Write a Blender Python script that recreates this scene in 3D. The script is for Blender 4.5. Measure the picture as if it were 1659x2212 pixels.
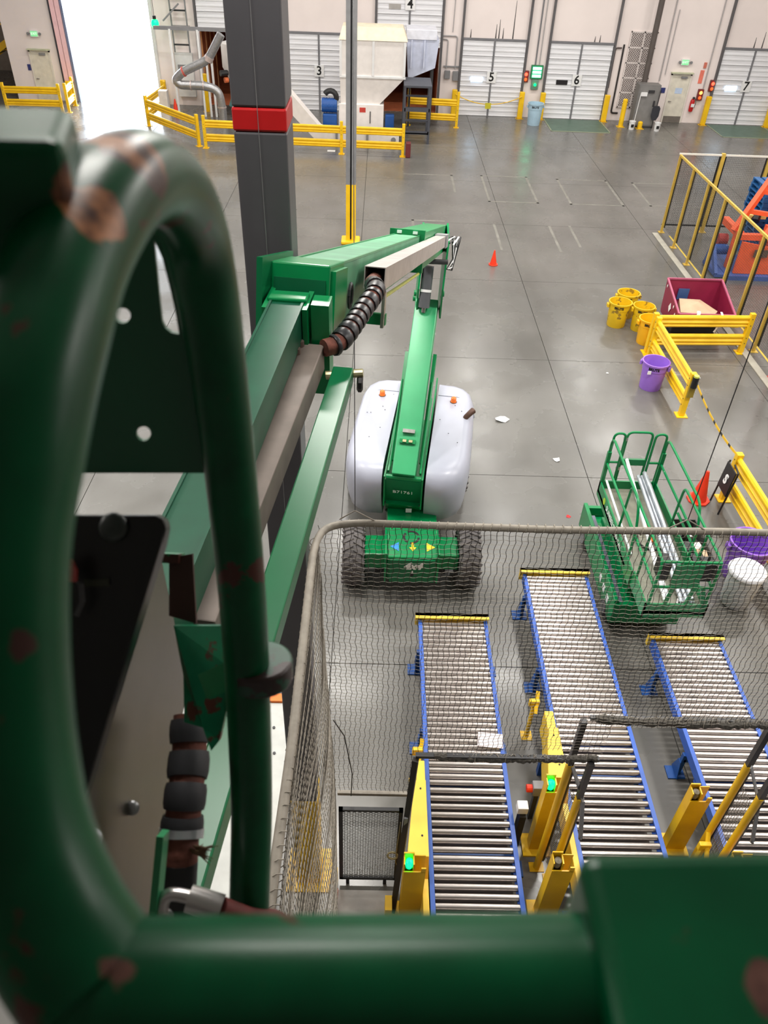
import bpy, bmesh, math, random
from mathutils import Vector, Matrix
random.seed(7)
SC = bpy.context.scene
COL = SC.collection
for o in list(bpy.data.objects): bpy.data.objects.remove(o)

# ------------------------------------------------------------------ camera
PITCH, ROLL, YAW, EYE = math.radians(39.435), math.radians(-2.337), math.radians(1.299), Vector((0, 0, 9.5))
fw = Vector((math.sin(YAW)*math.cos(PITCH), math.cos(YAW)*math.cos(PITCH), -math.sin(PITCH)))
rt = Vector((math.cos(YAW), -math.sin(YAW), 0)); dn = fw.cross(rt)
cr = rt*math.cos(ROLL)+dn*math.sin(ROLL); cd = dn*math.cos(ROLL)-rt*math.sin(ROLL)
cam = bpy.data.cameras.new('camera'); camo = bpy.data.objects.new('camera', cam); COL.objects.link(camo)
camo.matrix_world = Matrix(((cr.x, -cd.x, -fw.x, EYE.x), (cr.y, -cd.y, -fw.y, EYE.y), (cr.z, -cd.z, -fw.z, EYE.z), (0, 0, 0, 1)))
cam.sensor_fit = 'HORIZONTAL'; cam.sensor_width = 24.0; cam.lens = 24.0*1665/1659
cam.clip_start = 0.02; cam.clip_end = 300
cam.dof.use_dof = True; cam.dof.focus_distance = 7.0; cam.dof.aperture_fstop = 7.5
SC.camera = camo

# ------------------------------------------------------------------ sky, lamps, exposure
SC.view_settings.view_transform = 'Standard'; SC.view_settings.look = 'None'
SC.view_settings.gamma = 1.0; SC.view_settings.exposure = 0.35; SC.view_settings.use_curve_mapping = False
w = bpy.data.worlds.new('overcast_sky'); SC.world = w; w.use_nodes = True
bg = w.node_tree.nodes['Background']; bg.inputs[0].default_value = (0.82, 0.91, 1.0, 1); bg.inputs[1].default_value = 13.0
SC.cycles.max_bounces = 5; SC.cycles.diffuse_bounces = 3; SC.cycles.glossy_bounces = 3; SC.cycles.transmission_bounces = 2
# high-bay lamps in rows under the roof
for ix in range(6):
    for iy in range(6):
        l = bpy.data.lights.new('high_bay_lamp', 'AREA'); l.shape = 'RECTANGLE'; l.size = 1.6; l.size_y = 0.6
        l.energy = (120, 450, 255, 225, 225, 230)[iy]; l.color = (1.0, 0.965, 0.91)
        o = bpy.data.objects.new('high_bay_lamp', l); COL.objects.link(o)
        o.location = (-12.7+6.0*ix, 3.2+6.9*iy, 11.6)

# ------------------------------------------------------------------ helpers
def lin(c):
    return tuple(((x/255)/12.92 if x/255 <= .04045 else ((x/255+.055)/1.055)**2.4) for x in c)
MATS = {}
def mat(name, rgb, rough=.5, metal=0., var=.10, scale=4., bump=0., chip=None, chip_amt=.62, chip_scale=9., emit=0., alpha=1., spec=.5, stretch=None, coat=0., rvar=0.):
    if name in MATS: return MATS[name]
    m = bpy.data.materials.new(name); MATS[name] = m; m.use_nodes = True
    nt = m.node_tree; N = nt.nodes; L = nt.links; b = N['Principled BSDF']; c = lin(rgb)
    tc = N.new('ShaderNodeTexCoord'); src = tc.outputs['Object']
    if stretch:
        mp = N.new('ShaderNodeMapping'); mp.inputs['Scale'].default_value = stretch; L.new(src, mp.inputs[0]); src = mp.outputs[0]
    ns = N.new('ShaderNodeTexNoise'); ns.inputs['Scale'].default_value = scale; ns.inputs['Detail'].default_value = 5; L.new(src, ns.inputs['Vector'])
    rp = N.new('ShaderNodeValToRGB'); L.new(ns.outputs['Fac'], rp.inputs[0])
    rp.color_ramp.elements[0].position = .3; rp.color_ramp.elements[1].position = .7
    rp.color_ramp.elements[0].color = tuple(x*(1-var) for x in c)+(1,); rp.color_ramp.elements[1].color = tuple(min(1, x*(1+var)) for x in c)+(1,)
    out = rp.outputs[0]
    if chip:
        n2 = N.new('ShaderNodeTexNoise'); n2.inputs['Scale'].default_value = chip_scale; n2.inputs['Detail'].default_value = 6; n2.inputs['Roughness'].default_value = .6
        L.new(tc.outputs['Object'], n2.inputs['Vector'])
        r2 = N.new('ShaderNodeValToRGB'); r2.color_ramp.elements[0].position = chip_amt; r2.color_ramp.elements[1].position = chip_amt+.02; L.new(n2.outputs['Fac'], r2.inputs[0])
        mx = N.new('ShaderNodeMixRGB'); L.new(r2.outputs[0], mx.inputs[0]); L.new(out, mx.inputs[1]); mx.inputs[2].default_value = lin(chip)+(1,); out = mx.outputs[0]
    L.new(out, b.inputs['Base Color'])
    b.inputs['Roughness'].default_value = rough; b.inputs['Metallic'].default_value = metal; b.inputs['Specular IOR Level'].default_value = spec
    b.inputs['Coat Weight'].default_value = coat; b.inputs['Alpha'].default_value = alpha
    if rvar:
        rr = N.new('ShaderNodeMapRange'); L.new(ns.outputs['Fac'], rr.inputs[0]); rr.inputs[1].default_value = .3; rr.inputs[2].default_value = .7
        rr.inputs[3].default_value = rough-rvar; rr.inputs[4].default_value = rough+rvar; L.new(rr.outputs[0], b.inputs['Roughness'])
    if bump:
        bp = N.new('ShaderNodeBump'); bp.inputs['Strength'].default_value = bump; bp.inputs['Distance'].default_value = .01; L.new(ns.outputs['Fac'], bp.inputs['Height']); L.new(bp.outputs[0], b.inputs['Normal'])
    if emit:
        b.inputs['Emission Color'].default_value = c+(1,); b.inputs['Emission Strength'].default_value = emit
    return m

def wloc(o):
    v = Vector((0, 0, 0))
    while o: v += o.location + (o.matrix_parent_inverse.translation if o.parent else Vector()); o = o.parent
    return v

class MB:
    def __init__(s): s.v = []; s.f = []
    def add(s, vs, fs):
        n = len(s.v); s.v += [tuple(v) for v in vs]; s.f += [tuple(i+n for i in f) for f in fs]; return s
    def box(s, c, sz, R=None):
        c = Vector(c); vs = []
        for i in (-.5, .5):
            for j in (-.5, .5):
                for k in (-.5, .5):
                    p = Vector((i*sz[0], j*sz[1], k*sz[2])); vs.append(c+(R @ p if R else p))
        return s.add(vs, [(0, 1, 3, 2), (4, 6, 7, 5), (0, 4, 5, 1), (2, 3, 7, 6), (0, 2, 6, 4), (1, 5, 7, 3)])
    def bx(s, x0, x1, y0, y1, z0, z1): return s.box(((x0+x1)/2, (y0+y1)/2, (z0+z1)/2), (abs(x1-x0), abs(y1-y0), abs(z1-z0)))
    def frame(s, d, up=(0, 0, 1)):
        d = Vector(d).normalized(); u = Vector(up)
        if abs(d.dot(u.normalized())) > .999: u = Vector((0, 1, 0))
        x = d.cross(u).normalized(); return x, d, x.cross(d).normalized()
    def beam(s, p0, p1, w, h, up=(0, 0, 1), w1=None, h1=None):
        p0 = Vector(p0); p1 = Vector(p1); x, d, z = s.frame(p1-p0, up); w1 = w1 or w; h1 = h1 or h
        vs = [p0+x*a*w/2+z*b*h/2 for a, b in ((-1, -1), (1, -1), (1, 1), (-1, 1))]+[p1+x*a*w1/2+z*b*h1/2 for a, b in ((-1, -1), (1, -1), (1, 1), (-1, 1))]
        return s.add(vs, [(0, 1, 2, 3), (7, 6, 5, 4), (0, 4, 5, 1), (1, 5, 6, 2), (2, 6, 7, 3), (3, 7, 4, 0)])
    def cyl(s, p0, p1, r, r1=None, n=12, cap=True):
        p0 = Vector(p0); p1 = Vector(p1); x, d, z = s.frame(p1-p0); r1 = r if r1 is None else r1
        vs = [p0+(x*math.cos(t)+z*math.sin(t))*r for t in [2*math.pi*i/n for i in range(n)]]+[p1+(x*math.cos(t)+z*math.sin(t))*r1 for t in [2*math.pi*i/n for i in range(n)]]
        fs = [(i, (i+1) % n, n+(i+1) % n, n+i) for i in range(n)]
        if cap: fs += [tuple(range(n))[::-1], tuple(range(n, 2*n))]
        return s.add(vs, fs)
    def tube(s, pts, r, n=8, closed=False, cap=True, fl=1.):
        P = [Vector(p) for p in pts]; m = len(P); rs = r if isinstance(r, (list, tuple)) else [r]*m
        T = [((P[(i+1) % m]-P[i-1]) if closed or 0 < i < m-1 else (P[1]-P[0] if i == 0 else P[-1]-P[-2])).normalized() for i in range(m)]
        x = s.frame(T[0])[0]; vs = []
        for i in range(m):
            x = (x-T[i]*x.dot(T[i])).normalized(); z = x.cross(T[i])
            vs += [P[i]+(x*math.cos(a)+z*fl*math.sin(a))*rs[i] for a in [2*math.pi*k/n for k in range(n)]]
        fs = []
        for i in range(m if closed else m-1):
            j = (i+1) % m
            fs += [(i*n+k, i*n+(k+1) % n, j*n+(k+1) % n, j*n+k) for k in range(n)]
        if cap and not closed: fs += [tuple(range(n))[::-1], tuple(range((m-1)*n, m*n))]
        return s.add(vs, fs)
    def lathe(s, c, prof, n=24, axis=(0, 0, 1)):
        c = Vector(c); a = Vector(axis).normalized()
        x = a.orthogonal().normalized() if abs(a.z) < .9 else Vector((1, 0, 0)); y = a.cross(x); vs = []
        for r, z in prof: vs += [c+a*z+(x*math.cos(t)+y*math.sin(t))*r for t in [2*math.pi*k/n for k in range(n)]]
        fs = [(i*n+k, i*n+(k+1) % n, (i+1)*n+(k+1) % n, (i+1)*n+k) for i in range(len(prof)-1) for k in range(n)]
        return s.add(vs, fs)
    def prism(s, poly, o, u, v, t):
        """polygon in the plane o+u*a+v*b, thickened by t along u x v"""
        o = Vector(o); u = Vector(u).normalized(); v = Vector(v).normalized(); nn = u.cross(v).normalized()*t; n = len(poly)
        b = [o+u*a+v*c for a, c in poly]
        return s.add(b+[p+nn for p in b], [tuple(range(n))[::-1], tuple(range(n, 2*n))]+[(i, (i+1) % n, n+(i+1) % n, n+i) for i in range(n)])
    def build(s, name, m, parent=None, smooth=False, bevel=0., seg=2, kind=None, label=None, ang=40):
        me = bpy.data.meshes.new(name); me.from_pydata(s.v, [], s.f); me.validate()
        bm = bmesh.new(); bm.from_mesh(me); bmesh.ops.recalc_face_normals(bm, faces=bm.faces); bm.to_mesh(me); bm.free()
        me.materials.append(m); o = bpy.data.objects.new(name, me); COL.objects.link(o)
        if smooth:
            for p in me.polygons: p.use_smooth = True
            me.set_sharp_from_angle(angle=math.radians(ang))
        if bevel:
            b = o.modifiers.new('bevel', 'BEVEL'); b.width = bevel; b.segments = seg; b.limit_method = 'ANGLE'; b.angle_limit = math.radians(30)
        if parent: o.parent = parent; o.matrix_parent_inverse = Matrix.Translation(-wloc(parent))
        if kind: o['kind'] = kind
        if label: o['label'] = label
        return o
def tag(o, label, cat, group=None):
    o['label'] = label; o['category'] = cat
    if group: o['group'] = group
    return o
def thing(name, label, cat, loc, group=None):
    o = bpy.data.objects.new(name, None); o.empty_display_size = .1; COL.objects.link(o); o.location = loc
    return tag(o, label, cat, group)
def dup(root, loc, rz=0., label=None, group=None):
    r = root.copy(); COL.objects.link(r); r.location = loc; r.rotation_euler = (0, 0, rz)
    if label: r['label'] = label
    if group: r['group'] = group
    for ch in list(root.children):
        c = ch.copy(); COL.objects.link(c); c.parent = r
        for g in list(ch.children):
            d = g.copy(); COL.objects.link(d); d.parent = c
    return r
def text(s, size, loc, rot, m, parent, name='lettering', ext=.003, align='CENTER', shear=0., sx=1., off=0.):
    cu = bpy.data.curves.new(name, 'FONT'); cu.body = s; cu.size = size; cu.extrude = ext; cu.align_x = align; cu.align_y = 'CENTER'; cu.shear = shear; cu.offset = off
    cu.resolution_u = 3
    t = bpy.data.objects.new('t', cu); COL.objects.link(t)
    me = bpy.data.meshes.new_from_object(t.evaluated_get(bpy.context.evaluated_depsgraph_get())); bpy.data.objects.remove(t)
    me.name = name; me.materials.clear(); me.materials.append(m)
    M = Matrix.Translation(Vector(loc)) @ (rot if isinstance(rot, Matrix) else Matrix.Rotation(rot[2], 4, 'Z') @ Matrix.Rotation(rot[1], 4, 'Y') @ Matrix.Rotation(rot[0], 4, 'X')) @ Matrix.Diagonal((sx, 1, 1, 1))
    me.transform(M); o = bpy.data.objects.new(name, me); COL.objects.link(o)
    if parent: o.parent = parent; o.matrix_parent_inverse = Matrix.Translation(-wloc(parent))
    return o
def arc(c, r, a0, a1, n, u, v):
    c = Vector(c); u = Vector(u); v = Vector(v)
    return [c+(u*math.cos(a)+v*math.sin(a))*r for a in [math.radians(a0+(a1-a0)*i/n) for i in range(n+1)]]
def fillet(pts, r, n=4):
    """round the inner corners of a polyline"""
    P = [Vector(p) for p in pts]; out = [P[0]]
    for i in range(1, len(P)-1):
        a = (P[i-1]-P[i]); b = (P[i+1]-P[i]); rr = min(r, a.length*.49, b.length*.49)
        p0 = P[i]+a.normalized()*rr; p1 = P[i]+b.normalized()*rr
        out += [p0.lerp(P[i], t).lerp(P[i].lerp(p1, t), t) for t in [k/n for k in range(n+1)]]
    return out+[P[-1]]
UP = math.pi/2
WALLROT = (UP, 0, 0)     # writing on a wall that faces the camera side

# ------------------------------------------------------------------ colours
GREEN = mat('green_enamel', (0, 130, 72), .32, var=.10, scale=3, chip=(178, 196, 176), chip_amt=.73, chip_scale=14)
GREENW = mat('green_enamel_worn', (0, 112, 66), .34, var=.16, scale=9, chip=(70, 34, 26), chip_amt=.635, chip_scale=13)
GREEND = mat('green_enamel_dusty_lit', (84, 150, 112), .5, var=.22, scale=4)  # dust plus strong overhead light, both put into this paler green
YEL = mat('yellow_enamel', (250, 198, 24), .38, var=.10, scale=3, chip=(150, 116, 40), chip_amt=.72, chip_scale=10)
YELP = mat('yellow_sheet_metal', (250, 208, 66), .42, var=.06)
BLUE = mat('blue_enamel', (52, 96, 190), .4)
BLUED = mat('dark_blue_enamel', (22, 78, 150), .4)
WHITE = mat('white_paint', (226, 226, 226), .5, var=.05)
OFFW = mat('off_white_paint', (232, 226, 214), .5, var=.05)
HOODW = mat('white_hood_plastic', (176, 179, 194), .33, var=.04, scale=2)
BLACK = mat('black_paint', (22, 22, 24), .45)
DKSTEEL = mat('dark_steel', (62, 62, 64), .45, metal=.3)
STEEL = mat('bright_steel', (196, 192, 190), .28, metal=.9, var=.15, scale=12)
GALV = mat('galvanised_steel', (170, 170, 172), .38, metal=.75, var=.15, scale=14)
GREY = mat('grey_paint', (132, 132, 134), .5)
RUBBER = mat('black_rubber', (40, 40, 42), .55, var=.2, scale=20)
TYRE = mat('dusty_tyre_rubber', (92, 88, 88), .8, var=.25, scale=6)
RED = mat('red_paint', (196, 24, 28), .4)
CONE = mat('orange_cone_plastic', (250, 62, 30), .45)
LABELW = mat('white_label', (238, 238, 238), .5, var=.02)
INK = mat('black_ink', (18, 18, 18), .6, var=.02)
GLOWG = mat('green_signal_glow', (0, 255, 110), .3, emit=2.6)
GLOWR = mat('red_signal_glow', (255, 60, 40), .3, emit=5)
GLOWA = mat('amber_signal_glow', (255, 150, 70), .3, emit=3)
DAYGLASS = mat('daylit_window', (190, 225, 255), .2, emit=5)

# ================================================================== THE ROOM
WY = 44.6
def concrete():
    m = bpy.data.materials.new('polished_concrete'); m.use_nodes = True; nt = m.node_tree; N = nt.nodes; L = nt.links; b = N['Principled BSDF']
    tc = N.new('ShaderNodeTexCoord')
    def noise(sc, det, st=None):
        n = N.new('ShaderNodeTexNoise'); n.inputs['Scale'].default_value = sc; n.inputs['Detail'].default_value = det
        if st:
            mp = N.new('ShaderNodeMapping'); mp.inputs['Scale'].default_value = st; L.new(tc.outputs['Object'], mp.inputs[0]); L.new(mp.outputs[0], n.inputs['Vector'])
        else: L.new(tc.outputs['Object'], n.inputs['Vector'])
        return n
    def ramp(n, p0, p1, c0, c1):
        r = N.new('ShaderNodeValToRGB'); r.color_ramp.elements[0].position = p0; r.color_ramp.elements[1].position = p1
        r.color_ramp.elements[0].color = c0+(1,); r.color_ramp.elements[1].color = c1+(1,); L.new(n.outputs['Fac'], r.inputs[0]); return r
    a = ramp(noise(.35, 6), .2, .8, lin((90, 89, 86)), lin((118, 116, 112)))
    s = ramp(noise(1.2, 5, (1, .25, 1)), .42, .75, (1, 1, 1), (.78, .77, .75))
    g = ramp(noise(9, 4), .62, .78, (1, 1, 1), (.80, .79, .77))
    m1 = N.new('ShaderNodeMixRGB'); m1.blend_type = 'MULTIPLY'; m1.inputs[0].default_value = .75; L.new(a.outputs[0], m1.inputs[1]); L.new(s.outputs[0], m1.inputs[2])
    m2 = N.new('ShaderNodeMixRGB'); m2.blend_type = 'MULTIPLY'; m2.inputs[0].default_value = .6; L.new(m1.outputs[0], m2.inputs[1]); L.new(g.outputs[0], m2.inputs[2])
    L.new(m2.outputs[0], b.inputs['Base Color'])
    rr = N.new('ShaderNodeMapRange'); L.new(noise(.8, 5).outputs['Fac'], rr.inputs[0]); rr.inputs[1].default_value = .3; rr.inputs[2].default_value = .7; rr.inputs[3].default_value = .20; rr.inputs[4].default_value = .34
    L.new(rr.outputs[0], b.inputs['Roughness']); b.inputs['Specular IOR Level'].default_value = .6
    return m
CONC = concrete()
JOINT = mat('joint_filler', (66, 64, 60), .8)
WALLM = mat('painted_tilt_up_wall', (244, 232, 228), .75, var=.05, scale=.6, bump=.05)
ROOF = mat('white_roof_deck', (205, 205, 203), .8)
FX0, FX1, FY0, FY1 = -26., 26., -8., 52.
floor = MB().bx(FX0, FX1, FY0, FY1, -.30, -.045).build('floor', JOINT, kind='structure')
xs = [FX0]+[4.5+5.05*k for k in range(-6, 5) if FX0 < 4.5+5.05*k < FX1]+[FX1]
ys = [FY0]+[12.85+5.05*k for k in range(-4, 8) if FY0 < 12.85+5.05*k < FY1]+[FY1]
for i in range(len(xs)-1):
    for j in range(len(ys)-1):
        MB().bx(xs[i]+.007, xs[i+1]-.007, ys[j]+.007, ys[j+1]-.007, -.045, 0).build('slab', CONC, floor)
MB().bx(FX0, FX1, FY0, FY1, 12.0, 12.2).build('ceiling', ROOF, kind='structure')
MB().bx(FX0-.2, FX0, FY0, FY1, -.3, 12.2).build('wall_left', WALLM, kind='structure')
MB().bx(FX1, FX1+.2, FY0, FY1, -.3, 12.2).build('wall_right', WALLM, kind='structure')
MB().bx(FX0, FX1, FY0-.2, FY0, -.3, 12.2).build('wall_rear', mat('dim_rear_wall', (120, 118, 115), .8), kind='structure')
# back wall, with the drive-in bay and two dock openings cut out
openings = [(-15.65, -11.4, 0, 6.2), (-9.15, -6.0, 0, 3.5), (-.32, 2.86, 0, 3.45)]
wb = MB(); x = -18.86
for a, b, z0, z1 in openings:
    wb.bx(x, a, WY, WY+.25, 0, 12); wb.bx(a, b, WY, WY+.25, z1, 12); x = b
wb.bx(x, FX1, WY, WY+.25, 0, 12); wb.bx(-18.86, -18.61, WY+.25, FY1, 0, 12)
wb.build('wall_back', WALLM, kind='structure')
MB().bx(FX0, -18.86, FY1-.3, FY1-.05, 0, 12).build('wall_recess', mat('dim_recess_wall', (150, 140, 128), .8), kind='structure')
MB().bx(-40, 0, WY+.25, 80, -.3, -.01).build('outside_apron', mat('pale_concrete_apron', (215, 213, 208), .8), kind='structure')  # outside ground in plain light concrete
# ---- overhead dock doors
DOORM = mat('white_door_steel', (234, 234, 238), .45, var=.06, scale=2, stretch=(.4, 1, 3))
DOORF = mat('door_frame_steel', (120, 120, 124), .5)
def dock_door(idx, x0, x1, num, z0, win, nx=None):
    root = bpy.data.objects.new('door_%d' % idx, None); COL.objects.link(root); root.location = ((x0+x1)/2, WY-.1, 0); root['kind'] = 'structure'
    root['label'] = 'white ribbed overhead dock door number %s' % num if num else 'white ribbed overhead dock door partly hidden behind the grey column'
    ph = .68; xm = (x0+x1)/2
    for k in range(5):
        zb = z0+k*ph; y = WY-.06
        poly = [(0, .012), (-.05, .012), (-.05, .05), (-.03, .075), (-.03, .2), (-.05, .225), (-.05, .285), (-.03, .31), (-.03, .42), (-.05, .445), (-.05, .505), (-.03, .53), (-.03, .61), (-.05, .63), (-.05, ph-.012), (0, ph-.012)]
        for a, b in ((x0, xm-.045), (xm+.045, x1)):
            MB().prism(poly, (a, y, zb), (0, 1, 0), (0, 0, 1), b-a).build('door_panel', DOORM, root)
    MB().bx(xm-.04, xm+.04, WY-.135, WY-.055, z0, z0+5*ph).build('centre_stile', DOORF, root)
    MB().bx(x0-.02, x1+.02, WY-.13, WY-.05, z0+5*ph, z0+5*ph+.1).build('top_rail', DOORF, root)
    for xx in (x0-.07, x1+.07):
        MB().bx(xx-.05, xx+.05, WY-.17, WY-.01, 0, 8.5).build('door_track', mat('dark_track_steel', (92, 90, 92), .5), root)
    if win:
        MB().bx(xm-1.03, xm-.45, WY-.125, WY-.11, z0+1.58, z0+1.8).build('window_pane', win, root)
    if num:
        pl = MB().bx(xm-.24, xm+.24, WY-.155, WY-.136, z0+1.56, z0+2.06).build('number_plate', LABELW, root, label='white plate with the number '+num)
        text(num, .56, (xm, WY-.157, z0+1.81), WALLROT, INK, pl, 'number', off=.012)
    return root
DARKWIN = mat('dark_slot_window', (40, 38, 40), .3)
dock_door(1, -9.14, -6.0, '', 3.5, None)
dock_door(2, -4.76, -1.63, '3', 0.0, None)
dock_door(3, -.3, 2.86, '4', 3.0, mat('grey_slot_window', (176, 172, 168), .4))
dock_door(4, 4.01, 7.15, '5', 0.0, DAYGLASS)
dock_door(5, 8.39, 11.51, '6', 0.0, DARKWIN)
dock_door(6, 17.1, 20.25, '7', 0.0, DAYGLASS)
# ---- trailers backed up to the two raised doors
PLY = mat('trailer_plywood', (168, 92, 56), .7, var=.2, scale=3, stretch=(1, 1, .2))
def trailer(x0, x1, label):
    t = thing('trailer', label, 'trailer', ((x0+x1)/2, WY+4, 0))
    MB().bx(x0-.06, x0, WY+.3, WY+8, 0, 3.4).build('side_wall', PLY, t); MB().bx(x1, x1+.06, WY+.3, WY+8, 0, 3.4).build('side_wall', PLY, t)
    MB().bx(x0, x1, WY+.3, WY+8, -.02, .03).build('trailer_floor', PLY, t); MB().bx(x0, x1, WY+.3, WY+8, 3.4, 3.46).build('trailer_roof', mat('trailer_roof_skin', (190, 170, 150), .7), t)
    MB().bx(x0, x1, WY+8, WY+8.06, 0, 3.4).build('nose_wall', PLY, t)
    for k in range(4): MB().bx(x0, x0+.05, WY+.6+k*1.2, WY+.7+k*1.2, .05, 3.35).build('wall_post', mat('pale_wood_slat', (214, 160, 110), .7), t)
trailer(-9.2, -5.95, 'brown plywood-lined trailer seen through the open dock behind the silver duct')
trailer(-.36, 2.9, 'brown plywood-lined trailer seen behind the white hopper and steel stairs')
# ---- steel doors for people
def man_door(idx, xc, label, kick):
    d = bpy.data.objects.new('door_%d' % idx, None); COL.objects.link(d); d.location = (xc, WY, 0); d['kind'] = 'structure'; d['label'] = label
    fr = MB(); fr.bx(xc-.53, xc-.46, WY-.08, WY, 0, 2.26); fr.bx(xc+.46, xc+.53, WY-.08, WY, 0, 2.26); fr.bx(xc-.53, xc+.53, WY-.08, WY, 2.19, 2.28); fr.build('door_frame', OFFW, d)
    MB().bx(xc-.455, xc+.455, WY-.06, WY-.005, .01, 2.18).build('door_leaf', mat('cream_door', (228, 222, 206), .5), d)
    MB().bx(xc-.56, xc+.56, WY-.22, WY, 2.28, 2.33).build('drip_cap', mat('pale_green_trim', (196, 200, 170), .5), d)
    MB().bx(xc, xc+.3, WY-.14, WY-.06, 2.06, 2.15).build('door_closer', GREY, d)
    h = MB().cyl((xc-.36, WY-.12, 1.0), (xc-.36, WY-.05, 1.0), .03); h.beam((xc-.36, WY-.12, 1.0), (xc-.24, WY-.12, 1.0), .03, .03); h.build('door_handle', STEEL, d)
    if kick:
        MB().bx(xc-.45, xc+.45, WY-.07, WY-.058, .02, .30).build('kick_plate', mat('kick_plate', (120, 112, 104), .5), d)
        MB().bx(xc-.16, xc+.2, WY-.068, WY-.059, 1.36, 1.62).build('door_notice', mat('pale_blue_notice', (196, 214, 240), .5), d)
man_door(7, 15.28, 'cream steel exit door with grey kick plate', True)
man_door(8, -17.27, 'cream steel exit door beside the bright open bay', False)
EXITG = mat('exit_green', (120, 205, 140), .4, emit=.6)
def exit_sign(xc, z, label):
    t = thing('exit_sign', label, 'exit sign', (xc, WY-.05, z))
    MB().bx(xc-.2, xc+.2, WY-.1, WY, z-.14, z+.14).build('housing', LABELW, t, bevel=.01)
    MB().bx(xc-.17, xc+.17, WY-.108, WY-.1, z-.11, z+.11).build('sign_face', EXITG, t)
    text('EXIT', .15, (xc, WY-.11, z), WALLROT, mat('exit_letter', (240, 250, 240), .5, emit=.6), t)
    for s in (-1, 1):
        l = MB().bx(xc+s*.2-.03, xc+s*.2+.03, WY-.07, WY-.02, z-.03, z+.03); l.cyl((xc+s*.29, WY-.14, z), (xc+s*.29, WY-.03, z), .07, .04); l.build('emergency_lamp', GREY, t)
exit_sign(15.29, 2.78, 'green lit exit sign above the cream door beside the fire extinguisher')
exit_sign(-17.3, 2.98, 'green lit exit sign above the cream door left of the open bay')
# ---- the bay's edges: vinyl strips and jamb
PINK = mat('pink_vinyl_strip', (255, 206, 210), .4, var=.05)
for xx, nm in ((-16.1, 0), (-15.85, 1)):
    tag(MB().bx(xx-.11, xx+.11, WY-.22, WY-.16, .95, 6.8).build('vinyl_strip', PINK), 'pink vinyl strip hanging at the left jamb of the bright bay, %s' % ('nearer the exit door' if nm == 0 else 'nearer the opening'), 'strip', 'vinyl strips at the bay jamb')
MB().bx(-15.72, -15.6, WY-.2, WY+.1, 0, 6.2).build('trim_1', mat('bay_jamb_steel', (120, 130, 160), .4), kind='structure')
MB().bx(-16.32, -16.26, WY-.14, WY, 0.9, 6.2).build('trim_2', mat('thin_dark_jamb', (70, 70, 76), .4), kind='structure')
MB().bx(-11.45, -11.3, WY-.2, WY+.1, 0, 6.2).build('trim_3', WHITE, kind='structure')
# ---- pits plates in front of doors
PLATE = mat('dock_leveller_plate', (84, 108, 94), .5, var=.12, scale=3)
PEDGE = mat('pit_edge_steel', (150, 158, 130), .5)
def leveller(x0, x1, label):
    t = thing('dock_leveller', label, 'dock leveller', ((x0+x1)/2, 43.1, 0))
    MB().bx(x0+.06, x1-.06, 41.85, 44.35, 0, .012).build('deck_plate', PLATE, t)
    e = MB(); e.bx(x0, x0+.055, 41.78, 44.35, 0, .016); e.bx(x1-.055, x1, 41.78, 44.35, 0, .016); e.bx(x0, x1, 41.78, 41.84, 0, .016); e.build('pit_edge', PEDGE, t)
leveller(8.5, 11.5, 'dark green steel dock leveller plate in the floor between the bin and the cabinet'); leveller(17.1, 20.1, 'dark green steel dock leveller plate in the floor at the far right by the extinguisher')
# ---- yellow guards each side of the doors
def bollard(x, y, h, label, rnd=False):
    t = thing('bollard', label, 'bollard', (x, y, 0), 'yellow bollards along the dock wall')
    if rnd: MB().lathe((x, y, 0), [(0, 0), (.12, 0), (.12, h-.06), (.08, h-.015), (0, h)], 14).build('post', YEL, t, smooth=True)
    else: MB().bx(x-.13, x+.13, y-.1, y+.1, .02, h).build('post', YEL, t, bevel=.03)
    MB().bx(x-.19, x+.19, y-.16, y+.16, 0, .02).build('base_plate', YEL, t)
    b = MB()
    for sx in (-1, 1): b.cyl((x+sx*.155, y-.12, .02), (x+sx*.155, y-.12, .05), .02, n=6)
    b.build('anchor_bolt', DKSTEEL, t)
bollard(3.75, 44.2, 1.25, 'yellow square bollard left of the chained dock door')
bollard(7.22, 44.2, 1.25, 'yellow square bollard right of the chained dock door')
bollard(8.3, 44.2, 1.25, 'yellow square bollard standing behind the pale blue bin')
bollard(11.62, 44.2, 1.25, 'yellow square bollard right of the door with the green floor plate, left of the vent')
bollard(12.3, 43.2, 1.3, 'round yellow bollard beside the grey electrical cabinet', True)
bollard(13.22, 42.95, .35, 'short yellow bollard stub in front of the grey cabinet', True)
bollard(16.85, 44.2, 1.35, 'yellow square bollard just right of the fire extinguisher')
bollard(20.2, 44.2, 1.35, 'yellow square bollard at the right frame edge beside door 7')
bollard(-16.0, 44.2, 1.0, 'yellow bollard at the left edge of the bright open bay')
bollard(-11.15, 44.2, 1.2, 'slim yellow bollard at the right edge of the bright open bay')
bollard(-5.1, 44.2, 1.6, 'yellow bollard left of dock door 3 beside the grey column')
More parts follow.
